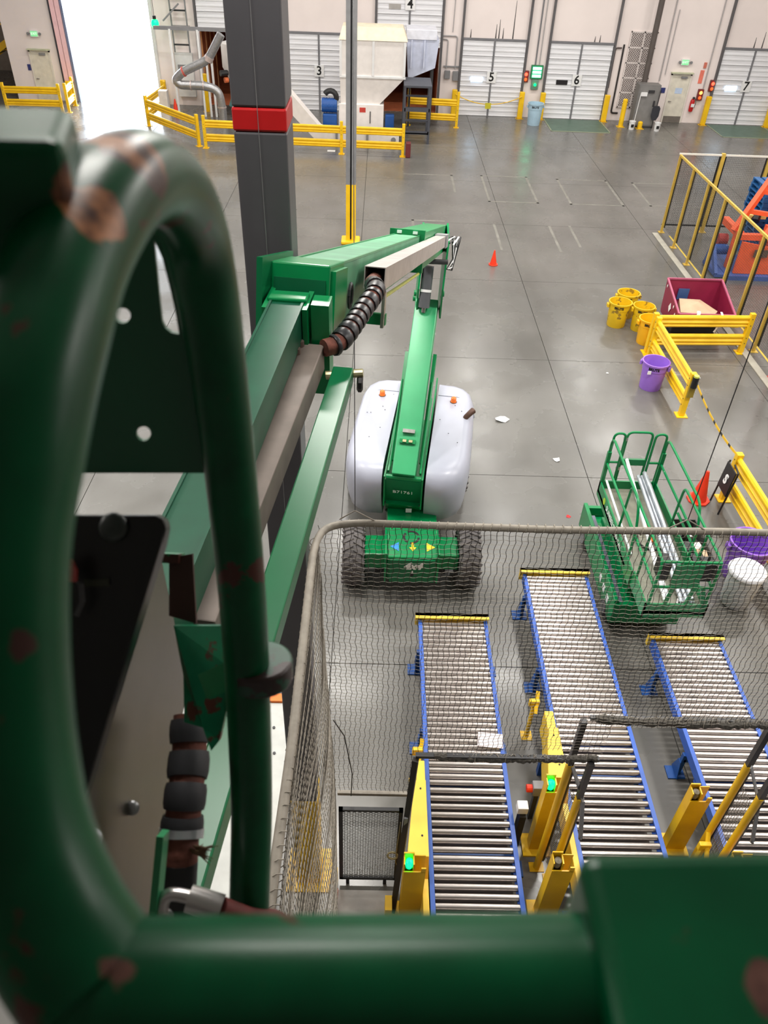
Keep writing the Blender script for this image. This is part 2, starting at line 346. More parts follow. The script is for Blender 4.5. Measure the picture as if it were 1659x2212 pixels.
# ---- wall services
def conduit(pts, r, m, label, nm='conduit', g='conduits on the dock wall'):
    return tag(MB().tube(fillet(pts, .12), r, 6).build(nm, m, smooth=True), label, 'conduit', g)
CY = WY-.06
COND = mat('grey_conduit', (176, 172, 172), .4)
conduit([(2.98, CY, 3.55), (3.7, CY, 3.55), (3.7, CY, 2.1)], .03, COND, 'grey conduit bending over to the switch boxes between doors 4 and 5')
conduit([(3.0, CY, 3.4), (3.25, CY, 3.4), (3.25, CY, 2.1)], .03, COND, 'shorter inner conduit bend between doors 4 and 5')
conduit([(3.45, CY, 3.7), (3.5, CY, 8)], .02, COND, 'thin vertical conduit rising between doors 4 and 5')
conduit([(7.75, CY, 2.25), (7.75, CY, 8)], .035, DOORF, 'vertical conduit above the green dock light, left one')
conduit([(7.95, CY, 2.25), (7.95, CY, 8)], .025, COND, 'vertical conduit above the green dock light, right one')
conduit([(11.95, CY, 3.3), (11.65, CY, 3.3), (11.65, CY, 1.5)], .035, mat('brown_pipe', (96, 82, 78), .5), 'thin brown pipe bend left of the lattice vent')
conduit([(12.05, WY-.045, 3.45), (12.05, WY-.045, 0.35), (12.4, WY-.045, 0.35)], .045, mat('black_pipe', (50, 46, 46), .5), 'black pipe running down the wall to the floor left of the vent')
conduit([(14.2, CY, 1.9), (14.2, CY, 8)], .03, COND, 'grey conduit rising from the cabinet, left of the exit door')
conduit([(14.42, CY, 2.2), (14.42, CY, 5.0)], .02, COND, 'short thin conduit left of the exit door')
conduit([(16.55, CY, 1.3), (16.55, CY, 8)], .03, COND, 'grey conduit rising right of the exit door above the extinguisher')
sb = thing('switch_box', 'pair of grey switch boxes on the wall between doors 4 and 5', 'switch box', (3.5, WY-.1, 1.9))
for xx, zz, hh in ((3.32, 1.85, .36), (3.74, 1.8, .42)): MB().bx(xx-.14, xx+.14, WY-.16, WY, zz-hh/2, zz+hh/2).build('box', GREY, sb, bevel=.01)
MB().bx(3.1, 3.9, WY-.09, WY-.03, 2.18, 2.24).build('strut_channel', GREY, sb)
dl = thing('dock_light', 'green glowing louvred dock light between doors 5 and 6', 'dock light', (7.9, WY-.1, 2.1))
MB().bx(7.56, 8.16, WY-.14, WY, 1.8, 2.42).build('housing', mat('dock_light_case', (40, 120, 80), .5), dl, bevel=.01)
for k in range(3): MB().bx(7.64, 8.08, WY-.17, WY-.141, 1.88+k*.17, 2.0+k*.17).build('lamp_louvre', mat('green_dock_glow', (120, 255, 190), .3, emit=4.5), dl)
db = thing('door_control_box', 'small grey control box with a green lamp under the dock light', 'control box', (7.85, WY-.1, 1.55))
MB().bx(7.66, 8.02, WY-.14, WY, 1.32, 1.78).build('box', mat('green_grey_box', (110, 130, 122), .5), db, bevel=.01); MB().lathe((7.84, WY-.19, 1.55), [(0, -.06), (.06, -.06), (.07, 0), (.04, .05)], 10, (0, 1, 0)).build('signal_lamp', GLOWG, db)
def signal(x, z, mglow, label):
    t = thing('signal_light', label, 'signal light', (x, WY-.1, z))
    MB().bx(x-.14, x+.14, WY-.16, WY, z-.26, z+.26).build('housing', mat('dark_red_housing', (120, 40, 34), .5), t, bevel=.02)
    for dz, mm in ((.1, mglow), (-.13, mat('amber_lens', (200, 90, 40), .3, emit=1.0))): MB().lathe((x, WY-.15, z+dz), [(0, -.09), (.06, -.07), (.09, 0), (.09, .02)], 12, (0, 1, 0)).build('lens', mm, t)
signal(7.33, 1.9, GLOWR, 'red and amber signal light right of dock door 5')
signal(16.95, 1.78, GLOWR, 'bright red signal light left of dock door 7')
signal(16.45, 1.35, GLOWA, 'amber signal light low beside the yellow bollard of door 7')
sn = thing('wall_notice', 'narrow red and white notice strip right of the exit door', 'notice', (16.3, WY-.01, 2.2)); MB().bx(16.2, 16.4, WY-.02, WY, 1.85, 2.45).build('red_panel', mat('salmon_notice', (240, 130, 110), .5), sn); MB().bx(16.28, 16.42, WY-.06, WY-.02, 2.55, 2.8).build('alarm_box', mat('alarm_red', (214, 120, 100), .5), sn)
tag(MB().bx(14.38, 14.62, WY-.03, WY, 1.36, 1.6).build('blue_notice', mat('navy_notice', (50, 58, 120), .5), bevel=.005), 'small dark blue square notice left of the exit door with the kick plate', 'notice')
tag(MB().bx(-18.02, -17.86, WY-.03, WY, 1.35, 1.62).build('blue_notice', MATS['navy_notice'], bevel=.005), 'small dark blue notice beside the far left exit door', 'notice')
# fire extinguisher
fe = thing('fire_extinguisher', 'red fire extinguisher hung on the wall right of the exit door', 'fire extinguisher', (16.15, WY-.115, .55))
MB().lathe((16.15, WY-.115, .55), [(0, 0), (.1, .02), (.11, .1), (.11, .5), (.07, .6), (.035, .62), (0, .62)], 14).build('cylinder', RED, fe, smooth=True)
MB().bx(16.1, 16.2, WY-.22, WY-.12, 1.17, 1.25).build('valve', DKSTEEL, fe); MB().tube([(16.2, WY-.2, 1.2), (16.3, WY-.2, 1.0), (16.27, WY-.2, .75)], .015, 6).build('hose', BLACK, fe); MB().bx(16.06, 16.24, WY-.275, WY-.268, .8, .95).build('label', LABELW, fe)
# lattice vent
vt = thing('lattice_vent', 'tall wall vent of white diamond lattice over a dark opening', 'vent', (12.95, WY, .6))
MB().bx(12.3, 13.6, WY-.03, WY, .62, 4.02).build('backing', mat('vent_shadow', (104, 88, 86), .7), vt)
LAT = mat('lattice_white', (224, 214, 210), .6)
for r in range(5):
    z0 = .68+r*.67
    for xx0, xx1 in ((12.36, 12.94), (12.98, 13.55)):
        g = MB(); n = 5; wd = xx1-xx0; hh = .6
        for k in range(-n, n+1):
            for sgn in (1, -1):
                # clip diagonal lines to the panel
                a0 = k*wd/n*1.0; pts = []
                t0 = max(0, -a0/wd); t1 = min(1, (wd-a0)/wd)
                if t1-t0 < .05: continue
                pa = (a0+t0*wd, t0*hh); pb = (a0+t1*wd, t1*hh)
                if sgn < 0: pa = (wd-pa[0], pa[1]); pb = (wd-pb[0], pb[1])
                g.beam((xx0+pa[0], WY-.045, z0+pa[1]), (xx0+pb[0], WY-.045, z0+pb[1]), .02, .035, (0, 1, 0))
        g.build('lattice_panel', LAT, vt)
vf = MB()
for z in [.62+.67*k for k in range(6)]: vf.bx(12.28, 13.62, WY-.07, WY, z, z+.06)
for xx in (12.3, 12.96, 13.6): vf.bx(xx-.035, xx+.035, WY-.07, WY, .62, 4.03)
vf.build('vent_frame', LAT, vt)
# down pipe, electrical cabinet and what stands there
tag(MB().cyl((13.3, 44.05, .02), (13.3, 44.05, 11.9), .14, n=14).build('downpipe', mat('brown_grey_pipe', (92, 84, 80), .5), smooth=True), 'thick brown-grey vertical pipe rising behind the electrical cabinet', 'pipe')
ec = thing('electrical_cabinet', 'tall grey electrical cabinet standing by the wall under the pipe', 'cabinet', (13.4, 43.5, 0))
MB().bx(12.85, 13.95, 43.2, 43.85, .05, 1.95).build('body', mat('cabinet_grey', (122, 120, 118), .5), ec, bevel=.015)
MB().bx(12.9, 13.9, 43.18, 43.2, .12, 1.9).build('cabinet_door', mat('cabinet_grey2', (130, 128, 126), .5), ec); MB().bx(13.7, 13.78, 43.12, 43.18, 1.0, 1.25).build('handle', DKSTEEL, ec)
MB().bx(13.0, 13.3, 43.1, 43.18, 1.45, 1.62).build('light_fitting', LABELW, ec); MB().bx(13.35, 13.65, 43.12, 43.18, 1.6, 1.72).build('name_plate', DKSTEEL, ec)
MB().bx(12.84, 13.96, 43.22, 43.83, 0, .05).build('plinth', DKSTEEL, ec)
bm_ = thing('broom', 'white-handled broom leaning against the grey cabinet', 'broom', (13.1, 43.0, 0)); MB().cyl((12.88, 42.97, .12), (12.98, 43.1, 1.6), .018, n=8).build('handle', LABELW, bm_); MB().bx(12.81, 12.95, 42.9, 43.04, 0, .13).build('brush', mat('grey_bristle', (150, 148, 146), .9), bm_)
sh = thing('shovel', 'black scoop shovel standing upside down by the cabinet', 'shovel', (13.85, 43.0, 0))
MB().cyl((13.85, 43.0, .02), (13.95, 43.12, 1.75), .02, n=8).build('handle', BLACK, sh)
MB().prism([(-.1, 0), (.1, 0), (.2, .2), (.2, .55), (.12, .66), (-.12, .66), (-.2, .55), (-.2, .2)], (13.85, 42.95, .4), (1, 0, 0), (0.05, .08, 1), .02).build('blade', mat('black_blade', (46, 48, 54), .35), sh)
def bucket(x, y, label):
    t = thing('bucket', label, 'bucket', (x, y, 0), 'white buckets by the cabinet')
    MB().lathe((x, y, 0), [(0, .01), (.13, 0), (.155, .36), (.165, .37), (.165, .39), (.145, .39), (.12, .03), (0, .03)], 16).build('pail', LABELW, t, smooth=True)
    MB().tube(arc((x, y, .37), .165, 0, 180, 8, (1, 0, 0), (0, -.85, -.5)), .006, 5).build('handle', STEEL, t)
    MB().bx(x-.08, x+.06, y-.162, y-.15, .12, .26).build('print', INK, t)
bucket(12.75, 42.75, 'white bucket with dark print at the left foot of the cabinet'); bucket(14.0, 42.6, 'white bucket with dark print at the right foot of the cabinet under the shovel')
# streaks (scratches) above the doors
SCR = mat('dark_scuff', (70, 64, 64), .7)
for x, z0, z1, l in ((4.35, 3.5, 3.85, 'short dark scuff above door 5 at its left'), (5.6, 3.5, 4.1, 'left of the cluster of dark scuffs above door 5'), (5.75, 3.5, 4.3, 'middle of the cluster of dark scuffs above door 5'), (5.95, 3.5, 3.95, 'right of the cluster of dark scuffs above door 5'), (6.45, 3.5, 5.1, 'tall dark scuff above door 5 at its right'), (10.55, 3.5, 3.75, 'left short scuff above door 6'), (10.8, 3.5, 3.8, 'right short scuff above door 6'), (18.55, 3.5, 3.95, 'left scuff on the wall above door 7'), (18.95, 3.5, 4.2, 'right scuff on the wall above door 7')):
    tag(MB().prism([(-.03, 0), (.03, 0), (.012, z1-z0), (-.006, z1-z0)], (x, WY-.001, z0), (1, 0, 0), (0, 0, 1), .004).build('wall_scuff', SCR), l, 'scuff', 'scuffs above the doors')
# chain across door 5
ch = thing('door_chain', 'yellow chain with a yellow tag sagging across dock door 5', 'chain', (5.5, 44.1, .8))
MB().tube([(3.8+3.4*t, 44.05, 1.05-.9*(t-t*t)*1.8) for t in [i/14 for i in range(15)]], .022, 5).build('chain', YEL, ch); MB().bx(5.35, 5.65, 43.98, 44.02, .45, .72).build('tag', mat('lime_tag', (206, 196, 50), .5), ch)

# ================================================================== generic site furniture
def guardrail(p0, p1, label, posts=None, h=1.12, plate=(1, 1), grp='yellow guardrails', zr=(.22, .74)):
    """two corrugated rails between square posts"""
    p0 = Vector(p0); p1 = Vector(p1); d = (p1-p0); L = d.length; d.normalize(); nrm = Vector((d.y, -d.x, 0))
    t = thing('guardrail', label, 'guardrail', p0, grp)
    for z in zr:
        prof = [(-.03, 0), (-.03, .31), (.02, .31), (.045, .27), (.045, .235), (.012, .2), (.012, .175), (.045, .14), (.045, .115), (.012, .09), (.012, .07), (.045, .04), (.02, 0)]
        MB().prism([(-a, b) for a, b in prof], p0+Vector((0, 0, z)), -nrm, (0, 0, 1), L).build('rail', YEL, t) if False else \
            MB().add([p0+nrm*a+Vector((0, 0, z+b)) for a, b in prof]+[p1+nrm*a+Vector((0, 0, z+b)) for a, b in prof],
                     [tuple(range(13)), tuple(range(25, 12, -1))]+[(i, (i+1) % 13, 13+(i+1) % 13, 13+i) for i in range(13)]).build('rail', YEL, t)
    R = Matrix((d, nrm, (0, 0, 1))).transposed()
    for q in (posts or (0, 1)):
        c = p0+d*L*q
        pb = MB().box(c+Vector((0, 0, h/2+.01)), (.13, .13, h-.02), R).build('post', YEL, t, bevel=.012)
        b = MB()
        for zz in (.3, .45, .8, .98): b.cyl(c+nrm*.06+Vector((0, 0, zz)), c+nrm*.072+Vector((0, 0, zz)), .014, n=6)
        b.build('bolt', DKSTEEL, pb)
        MB().box(c+Vector((0, 0, .01)), (.26, .26, .02), R).build('base_plate', YEL, t)
    return t
CANM = {}
def trash_can(x, y, rgb, label, print_=True, dirt=None, rz=0., r=.28, h=.70, inner=None):
    k = tuple(rgb)
    if k not in CANM: CANM[k] = mat('plastic_bin_%d' % len(CANM), rgb, .42, var=.07, scale=4, chip=dirt, chip_amt=.60, chip_scale=4)
    t = thing('trash_bin', label, 'bin', (x, y, 0)); m = CANM[k]
    prof = [(0, .012), (r*.80, 0), (r*.82, .02), (r*.93, h*.72), (r*.97, h*.73), (r*.99, h*.94), (r*1.06, h*.94), (r*1.07, h), (r*.98, h), (r*.95, h*.9), (r*.78, .03), (0, .03)]
    MB().lathe((x, y, 0), prof, 28).build('can', m, t, smooth=True)
    for s in (0, math.pi):
        a = rz+s; ca, sa = math.cos(a), math.sin(a); c = Vector((x+ca*r*1.0, y+sa*r*1.0, h*.84)); R = Matrix.Rotation(a, 3, 'Z')
        MB().box(c+Vector((ca*.03, sa*.03, 0)), (.06, .14, .11), R).build('handle', m, t, bevel=.015)
    if print_:
        R = Matrix.Rotation(rz-math.pi/2-0.1, 3, 'Z')
        a = -math.pi/2-.05
        a = math.atan2(-y, -x); Rc = r*.99
        for word, dz, sz in (('BRUTE', .85, .085),):
            o = text(word, sz*h/.7, (0, 0, 0), (0, 0, 0), INK, None, 'print', off=.004)
            for v in o.data.vertices:
                b_ = a+v.co.x/Rc; q = Rc+v.co.z; v.co = (x+math.cos(b_)*q, y+math.sin(b_)*q, h*dz+v.co.y)
            o.parent = t; o.matrix_parent_inverse = Matrix.Translation(-wloc(t))
    return t
def cone(x, y, h, label):
    t = thing('traffic_cone', label, 'cone', (x, y, 0)); r = h*.22
    MB().lathe((x, y, .03), [(r*1.02, 0), (r, .02), (h*.045, h-.05), (h*.04, h-.035), (0, h-.03)], 20).build('cone_body', CONE, t, smooth=True)
    MB().prism([(r*1.45*math.cos(a), r*1.45*math.sin(a)) for a in [math.pi/8+k*math.pi/4 for k in range(8)]], (x, y, 0), (1, 0, 0), (0, 1, 0), .035).build('base', CONE, t, bevel=.008)
# left rear guard rails
guardrail((-18.35, 41.8, 0), (-15.7, 41.9, 0), 'yellow guardrail before the far left exit door', h=1.3, zr=(.28, .84))
guardrail((-15.45, 42.1, 0), (-15.6, 43.6, 0), 'short yellow guardrail turning the corner by the bright bay', h=1.3, zr=(.28, .84))
guardrail((-11.1, 40.3, 0), (-10.9, 43.4, 0), 'short yellow guardrail running to the wall right of the bay', h=1.3, zr=(.28, .84))
guardrail((-11.05, 40.1, 0), (-8.05, 36.85, 0), 'slanting yellow guardrail in front of the silver duct', h=1.3, zr=(.28, .84))
guardrail((-7.7, 36.6, 0), (1.0, 36.3, 0), 'long yellow guardrail in front of the white hopper machine', posts=(0, .69, 1), h=1.33, zr=(.28, .84))
guardrail((1.35, 42.0, 0), (3.75, 41.8, 0), 'yellow guardrail behind the dark steel stairs beside door 5', h=1.6, zr=(.3, .95))
# pale blue bin
trash_can(7.78, 43.0, (176, 206, 224), 'pale blue round bin standing between doors 5 and 6', r=.38, h=1.0)
# free pieces near the back rail
tag(MB().bx(1.12, 1.34, 36.1, 36.4, 0, .62).build('red_valve_block', mat('dark_red_block', (110, 40, 42), .5), bevel=.04), 'small dark red and black block at the right end of the long guardrail', 'block')
# leftmost strip: stair in the recess and blue crates
st = thing('yellow_stair', 'yellow steel stair stringers in the recess at the far left', 'stair', (-20.3, 47, 0))
for k, (y, off) in enumerate(((46.2, 0), (47.4, 0))):
    MB().beam((-22.5, y, .5), (-18.95, y, 2.6), .12, .3).build('stringer', YEL, st); MB().beam((-22.5, y, 1.5), (-18.95, y, 3.6), .06, .06).build('handrail', YEL, st)
for k in range(9): MB().bx(-22.4+k*.4, -22.1+k*.4, 46.26, 47.34, .55+k*.235, .59+k*.235).build('tread', DKSTEEL, st)
MB().bx(-22.6, -22.4, 46.15, 47.45, 0, .6).build('foot', YEL, st)
bc = thing('blue_crate_stack', 'stack of blue crates at the far left frame edge', 'crates', (-18.9, 40.4, 0))
for k in range(5): MB().bx(-19.3, -18.45, 39.9, 40.7, .005+k*.24, .225+k*.24).build('crate', mat('blue_crate', (40, 110, 180), .5), bc, bevel=.02)
pk = thing('boxes_on_floor', 'flat white packing boxes lying behind the far left guardrail', 'boxes', (-17.3, 43.6, 0)); MB().bx(-18.1, -16.9, 43.1, 43.9, 0, .12).build('flat_box', WHITE, pk, bevel=.01); MB().bx(-17.1, -16.6, 43.2, 43.6, .12, .22).build('item', DKSTEEL, pk, bevel=.02)

# ================================================================== columns
COLG = mat('column_grey', (84, 82, 86), .45, var=.06)
c1 = thing('steel_column', 'tall dark grey building column with a red band, close to the boom', 'column', (-.63, 4.55, 0))
MB().bx(-.77, -.49, 4.38, 4.70, 1.87, 8.45).build('shaft', COLG, c1, bevel=.012); MB().bx(-.77, -.49, 4.38, 4.70, 8.565, 11.98).build('shaft', COLG, c1, bevel=.012)
MB().bx(-.772, -.488, 4.378, 4.702, 8.45, 8.565).build('red_band', RED, c1, bevel=.012); MB().bx(-.775, -.485, 4.375, 4.705, .02, 1.87).build('yellow_sleeve', YEL, c1, bevel=.012); MB().bx(-.9, -.36, 4.27, 4.81, 0, .02).build('base_plate', YEL, c1)
MB().tube([(-.64, 4.37, 11.9), (-.635, 4.36, 8.5), (-.63, 4.365, 7.0), (-.625, 4.37, 5.2)], .002, 5).build('wire', GALV, c1)
c2 = thing('steel_column', 'slim grey building column with a yellow foot in mid-hall', 'column', (-.9, 25.8, 0))
for z0, z1, mm, nm in ((.12, 1.9, YEL, 'yellow_sleeve'), (1.9, 11.98, GREY, 'shaft')):
    b = MB(); b.bx(-1.06, -.93, 25.62, 25.95, z0, z1); b.bx(-.875, -.745, 25.62, 25.95, z0, z1); b.build(nm, mm, c2); MB().bx(-.93, -.875, 25.75, 25.8, z0, z1).build('web', DKSTEEL, c2)
MB().bx(-1.22, -.6, 25.5, 26.1, 0, .12).build('foot', YEL, c2, bevel=.04)

# ================================================================== white hopper machine on the left
HW = mat('hopper_white', (232, 226, 222), .5, var=.05); HT = mat('hopper_dusty_top', (226, 214, 190), .7, var=.1)
h = thing('hopper_machine', 'large white funnel-shaped shredding hopper behind the long guardrail', 'machine', (-.6, 40, 0))
y0, y1 = 39.5, 41.3
MB().bx(-1.9, 1.05, y0, y1, 2.5, 3.93).build('upper_body', HW, h, bevel=.01)
MB().add([(-1.95, y0-.05, 3.93), (1.1, y0-.05, 3.93), (1.1, y1, 3.93), (-1.95, y1, 3.93), (-1.8, y0+.3, 4.4), (.9, y0+.3, 4.4), (.9, y1-.3, 4.4), (-1.8, y1-.3, 4.4)], [(0, 1, 5, 4), (1, 2, 6, 5), (2, 3, 7, 6), (3, 0, 4, 7), (4, 5, 6, 7), (3, 2, 1, 0)]).build('hood', HT, h)
MB().add([(-1.9, y0, 2.5), (1.05, y0, 2.5), (1.05, y1, 2.5), (-1.9, y1, 2.5), (-1.88, y0+.1, 1.38), (-.08, y0+.1, 1.38), (-.08, y1-.3, 1.38), (-1.88, y1-.3, 1.38)], [(0, 1, 5, 4), (1, 2, 6, 5), (2, 3, 7, 6), (3, 0, 4, 7), (4, 5, 6, 7), (3, 2, 1, 0)]).build('funnel', HW, h)
MB().bx(-1.96, .12, y0-.05, y1-.3, .42, 1.38).build('grinder_box', HW, h, bevel=.02)
for x in (-1.88, -.42, .98): MB().bx(x-.04, x+.06, y0-.06, y0, 2.55, 3.9).build('rib', WHITE, h)
MB().bx(-1.92, 1.07, y0-.07, y0, 2.46, 2.54).build('band', WHITE, h)
for x in (-1.2, -.5): MB().bx(x-.02, x+.02, y0-.09, y0-.05, .6, 1.1).build('latch', DKSTEEL, h)
MB().bx(-1.0, -.72, y0-.06, y0-.05, 1.05, 1.25).build('warning_plate', mat('warning_red', (190, 60, 50), .5), h)
for x in (-1.7, -.15): MB().bx(x-.06, x+.06, y0+.1, y0+.25, 0, .42).build('leg', GREY, h); MB().bx(x-.06, x+.06, y1-.6, y1-.45, 0, .42).build('leg', GREY, h)
ic = thing('inclined_conveyor', 'white inclined chute conveyor left of the hopper, beside the blue motor', 'conveyor', (-3, 38.7, 0))
MB().prism([(-4.6, 2.6), (-4.6, 1.7), (-3.0, .12), (-2.4, .02), (.6, .02), (.85, .12), (.85, .4), (-2.2, .42), (-2.75, .62)], (0, 38.9, 0), (1, 0, 0), (0, 0, 1), .7).build('trough', HW, ic)
for x in (-2.0, -.6): MB().bx(x-.05, x+.05, 38.1, 38.18, .02, .5).build('bracket', GREY, ic)
MB().cyl((.6, 38.12, .22), (.6, 38.2, .22), .11, n=14).build('tail_pulley', GREY, ic)
MB().bx(-4.55, -4.45, 38.4, 38.5, 0, 1.8).build('leg', GREY, ic); MB().bx(-.02, .1, 38.4, 38.5, 0, .05).build('leg', GREY, ic)
bmtr = thing('blue_motor', 'blue electric motor with black fan between chute and hopper', 'motor', (-2.4, 39.6, 0))
MB().bx(-2.7, -2.05, 39.3, 40.0, 0, .95).build('gearbox', BLUED, bmtr, bevel=.04); MB().cyl((-2.75, 39.6, 1.28), (-2.05, 39.6, 1.28), .3, n=18).build('motor_body', BLUED, bmtr, smooth=True); MB().tube(arc((-2.35, 39.55, 1.6), .28, 150, -20, 8, (1, 0, 0), (0, 0, 1)), .12, 8).build('fan_duct', BLACK, bmtr, smooth=True)
for s in range(5): MB().cyl((-2.68+s*.13, 39.6, 1.28), (-2.64+s*.13, 39.6, 1.28), .315, n=18).build('cooling_fin', BLUED, bmtr)
tag(MB().bx(.2, .62, 39.5, 39.9, 0, .95).build('blue_box', BLUED, bevel=.03), 'small blue box standing right of the hopper base', 'box')
b2 = thing('pale_hopper', 'pale blue-white hopper bin behind the dark steel stairs', 'hopper', (1.8, 42, 0)); PB = mat('pale_blue_white', (206, 212, 232), .5)
MB().add([(1.12, 41.5, 3.75), (2.62, 41.5, 3.75), (2.62, 43, 3.75), (1.12, 43, 3.75), (1.25, 41.6, 2.1), (2.5, 41.6, 2.6), (2.5, 43, 2.6), (1.25, 43, 2.1)], [(0, 1, 5, 4), (1, 2, 6, 5), (2, 3, 7, 6), (3, 0, 4, 7), (4, 5, 6, 7), (3, 2, 1, 0)]).build('bin_body', PB, b2)
MB().bx(1.08, 2.5, 41.45, 43, 3.75, 4.15).build('lid', mat('lid_white', (226, 228, 238), .5), b2, bevel=.02)
for x in (1.35, 1.95): MB().bx(x-.03, x+.03, 41.42, 41.52, 2.6, 3.74).build('rib', PB, b2)
for x in (1.35, 2.4):
    for y in (41.75, 42.8): MB().bx(x-.05, x+.05, y-.05, y+.05, 0, 2.7).build('leg', DKSTEEL, b2)
ss = thing('steel_stairs', 'dark grey steel access stairs right of the white hopper', 'stairs', (1.65, 39.2, 0)); SG = mat('stair_grey', (74, 76, 84), .5)
for x in (1.05, 2.2):
    MB().bx(x-.05, x+.05, 38.5, 38.6, 0, 2.35).build('front_leg', SG, ss); MB().bx(x-.05, x+.05, 40.3, 40.4, 0, 2.3).build('rear_leg', SG, ss); MB().beam((x, 38.6, .1), (x, 40.3, 2.2), .04, .16).build('stringer', SG, ss)
for k in range(5): MB().bx(1.05, 2.2, 38.5+k*.36, 38.72+k*.36, .42+k*.44, .47+k*.44).build('tread', SG, ss)
MB().bx(1.0, 2.25, 38.48, 40.4, 2.32, 2.4).build('landing', SG, ss)
for z in (.4, 1.35): MB().bx(1.05, 2.2, 38.5, 38.56, z, z+.14).build('riser_bar', SG, ss)
# duct work
dk = thing('silver_duct', 'bent silver ventilation duct descending by the open trailer', 'duct', (-7.7, 41, 0))
MB().tube(fillet([(-7.4, 41, 3.75), (-8.1, 41, 2.7), (-9.4, 41, 2.15), (-9.75, 41, 1.8), (-9.55, 41, 1.62), (-8.35, 41, 1.62), (-7.75, 41, 1.45), (-7.65, 41, .8), (-7.65, 41, .02)], .3, 5), .19, 14).build('pipe', GALV, dk, smooth=True)
for p, q in (((-8.12, 41, 2.66), (-8.02, 41, 2.84)), ((-9.3, 41, 2.18), (-9.36, 41, 2.16)), ((-9.0, 41, 1.62), (-9.05, 41, 1.62)), ((-8.4, 41, 1.62), (-8.45, 41, 1.62)), ((-7.65, 41, .7), (-7.65, 41, .75))): MB().cyl(p, q, .215, n=16).build('clamp_band', mat('duct_band', (206, 190, 186), .4, metal=.5), dk)
MB().cyl((-9.34, 41, 2.17), (-9.27, 41, 2.2), .22, n=16).build('red_band', mat('red_ring', (196, 90, 80), .5), dk)
wf = thing('pipe_rack', 'white upright pipe rack with a grey cross bar behind the silver duct', 'rack', (-9.2, 42.5, 0))
for x, z1 in ((-10.05, 3.7), (-8.75, 3.7), (-8.45, 2.6), (-8.2, 2.4)): MB().cyl((x, 42.3, 0), (x, 42.3, z1), .055, n=8).build('upright', LABELW, wf)
MB().bx(-10.8, -6.8, 42.35, 42.5, 3.65, 3.8).build('cross_bar', GREY, wf)
cy = thing('white_tank', 'white tank with black valve partly hidden by the near column', 'tank', (-7.2, 42.6, 0)); MB().lathe((-7.0, 42.6, 0), [(0, .02), (.4, 0), (.42, 1.6), (.75, 2.2), (.75, 3.2), (0, 3.2)], 18).build('vessel', HW, cy, smooth=True); MB().cyl((-7.75, 41.9, 2.0), (-7.45, 42.1, 2.0), .13).build('valve', BLACK, cy); MB().cyl((-7.6, 42.0, 1.7), (-7.45, 42.1, 1.7), .12).build('flange', mat('orange_flange', (220, 110, 60), .5), cy); MB().cyl((-7.45, 42.3, .5), (-7.3, 42.35, .9), .1).build('hose', mat('teal_hose', (60, 110, 110), .5), cy)
ld = thing('wall_ladder', 'grey steel ladder fixed to the wall right of the open bay', 'ladder', (-9.95, 44.3, 2.4))
for x in (-10.35, -9.6): MB().bx(x-.03, x+.03, 44.2, 44.28, 2.45, 5.5).build('rail', GREY, ld)
for k in range(4): MB().bx(-10.35, -9.6, 44.2, 44.26, 2.75+k*.72, 2.82+k*.72).build('rung', DKSTEEL, ld)
MB().beam((-10.6, 43.6, 3.85), (-9.9, 44.2, 4.5), .06, .06).build('brace', GREY, ld); MB().bx(-10.4, -9.55, 44.28, 44.59, 3.5, 3.56).build('wall_bracket', GREY, ld)
ep = thing('switchboard', 'white electrical panel with a red switch on the wall behind the duct', 'panel', (-9.98, 44.4, .4)); MB().bx(-10.42, -9.55, 44.3, 44.58, .45, 2.4).build('cabinet', WHITE, ep, bevel=.01); MB().bx(-10.3, -9.9, 44.26, 44.3, 1.6, 1.9).build('screen', GREY, ep); MB().cyl((-9.75, 44.2, 1.75), (-9.75, 44.3, 1.75), .09).build('red_switch', RED, ep)
tag(MB().bx(-10.62, -10.22, 40.9, 41.3, 0, 1.35).build('grey_cabinet', mat('light_grey_cabinet', (214, 208, 204), .5), bevel=.015), 'small pale grey cabinet standing behind the slanting guardrail', 'cabinet')
cone(-10.35, 42.9, .62, 'small red traffic cone by the wall behind the grey cabinet')
hl = thing('hanging_signal', 'green glowing signal lamp hanging right of the bright bay', 'signal light', (-10.85, 43, 3.7)); MB().lathe((-10.85, 43, 3.62), [(0, 0), (.16, .04), (.19, .2), (.14, .34), (0, .36)], 14).build('lens', GLOWG, hl, smooth=True); MB().cyl((-10.85, 43, 3.98), (-10.85, 43, 4.12), .08).build('cap', BLACK, hl); MB().cyl((-10.85, 43, 4.12), (-10.85, 43, 11.9), .012, n=6).build('cord', BLACK, hl)
bollard(-8.85, 43.4, 1.7, 'tall yellow bollard behind the silver duct')
# paper and rod lying at the long guardrail
tag(MB().bx(-2.35, -2.0, 36.7, 36.95, 0, .01).build('paper_sheet', LABELW), 'white sheet of paper on the floor before the long guardrail', 'paper')

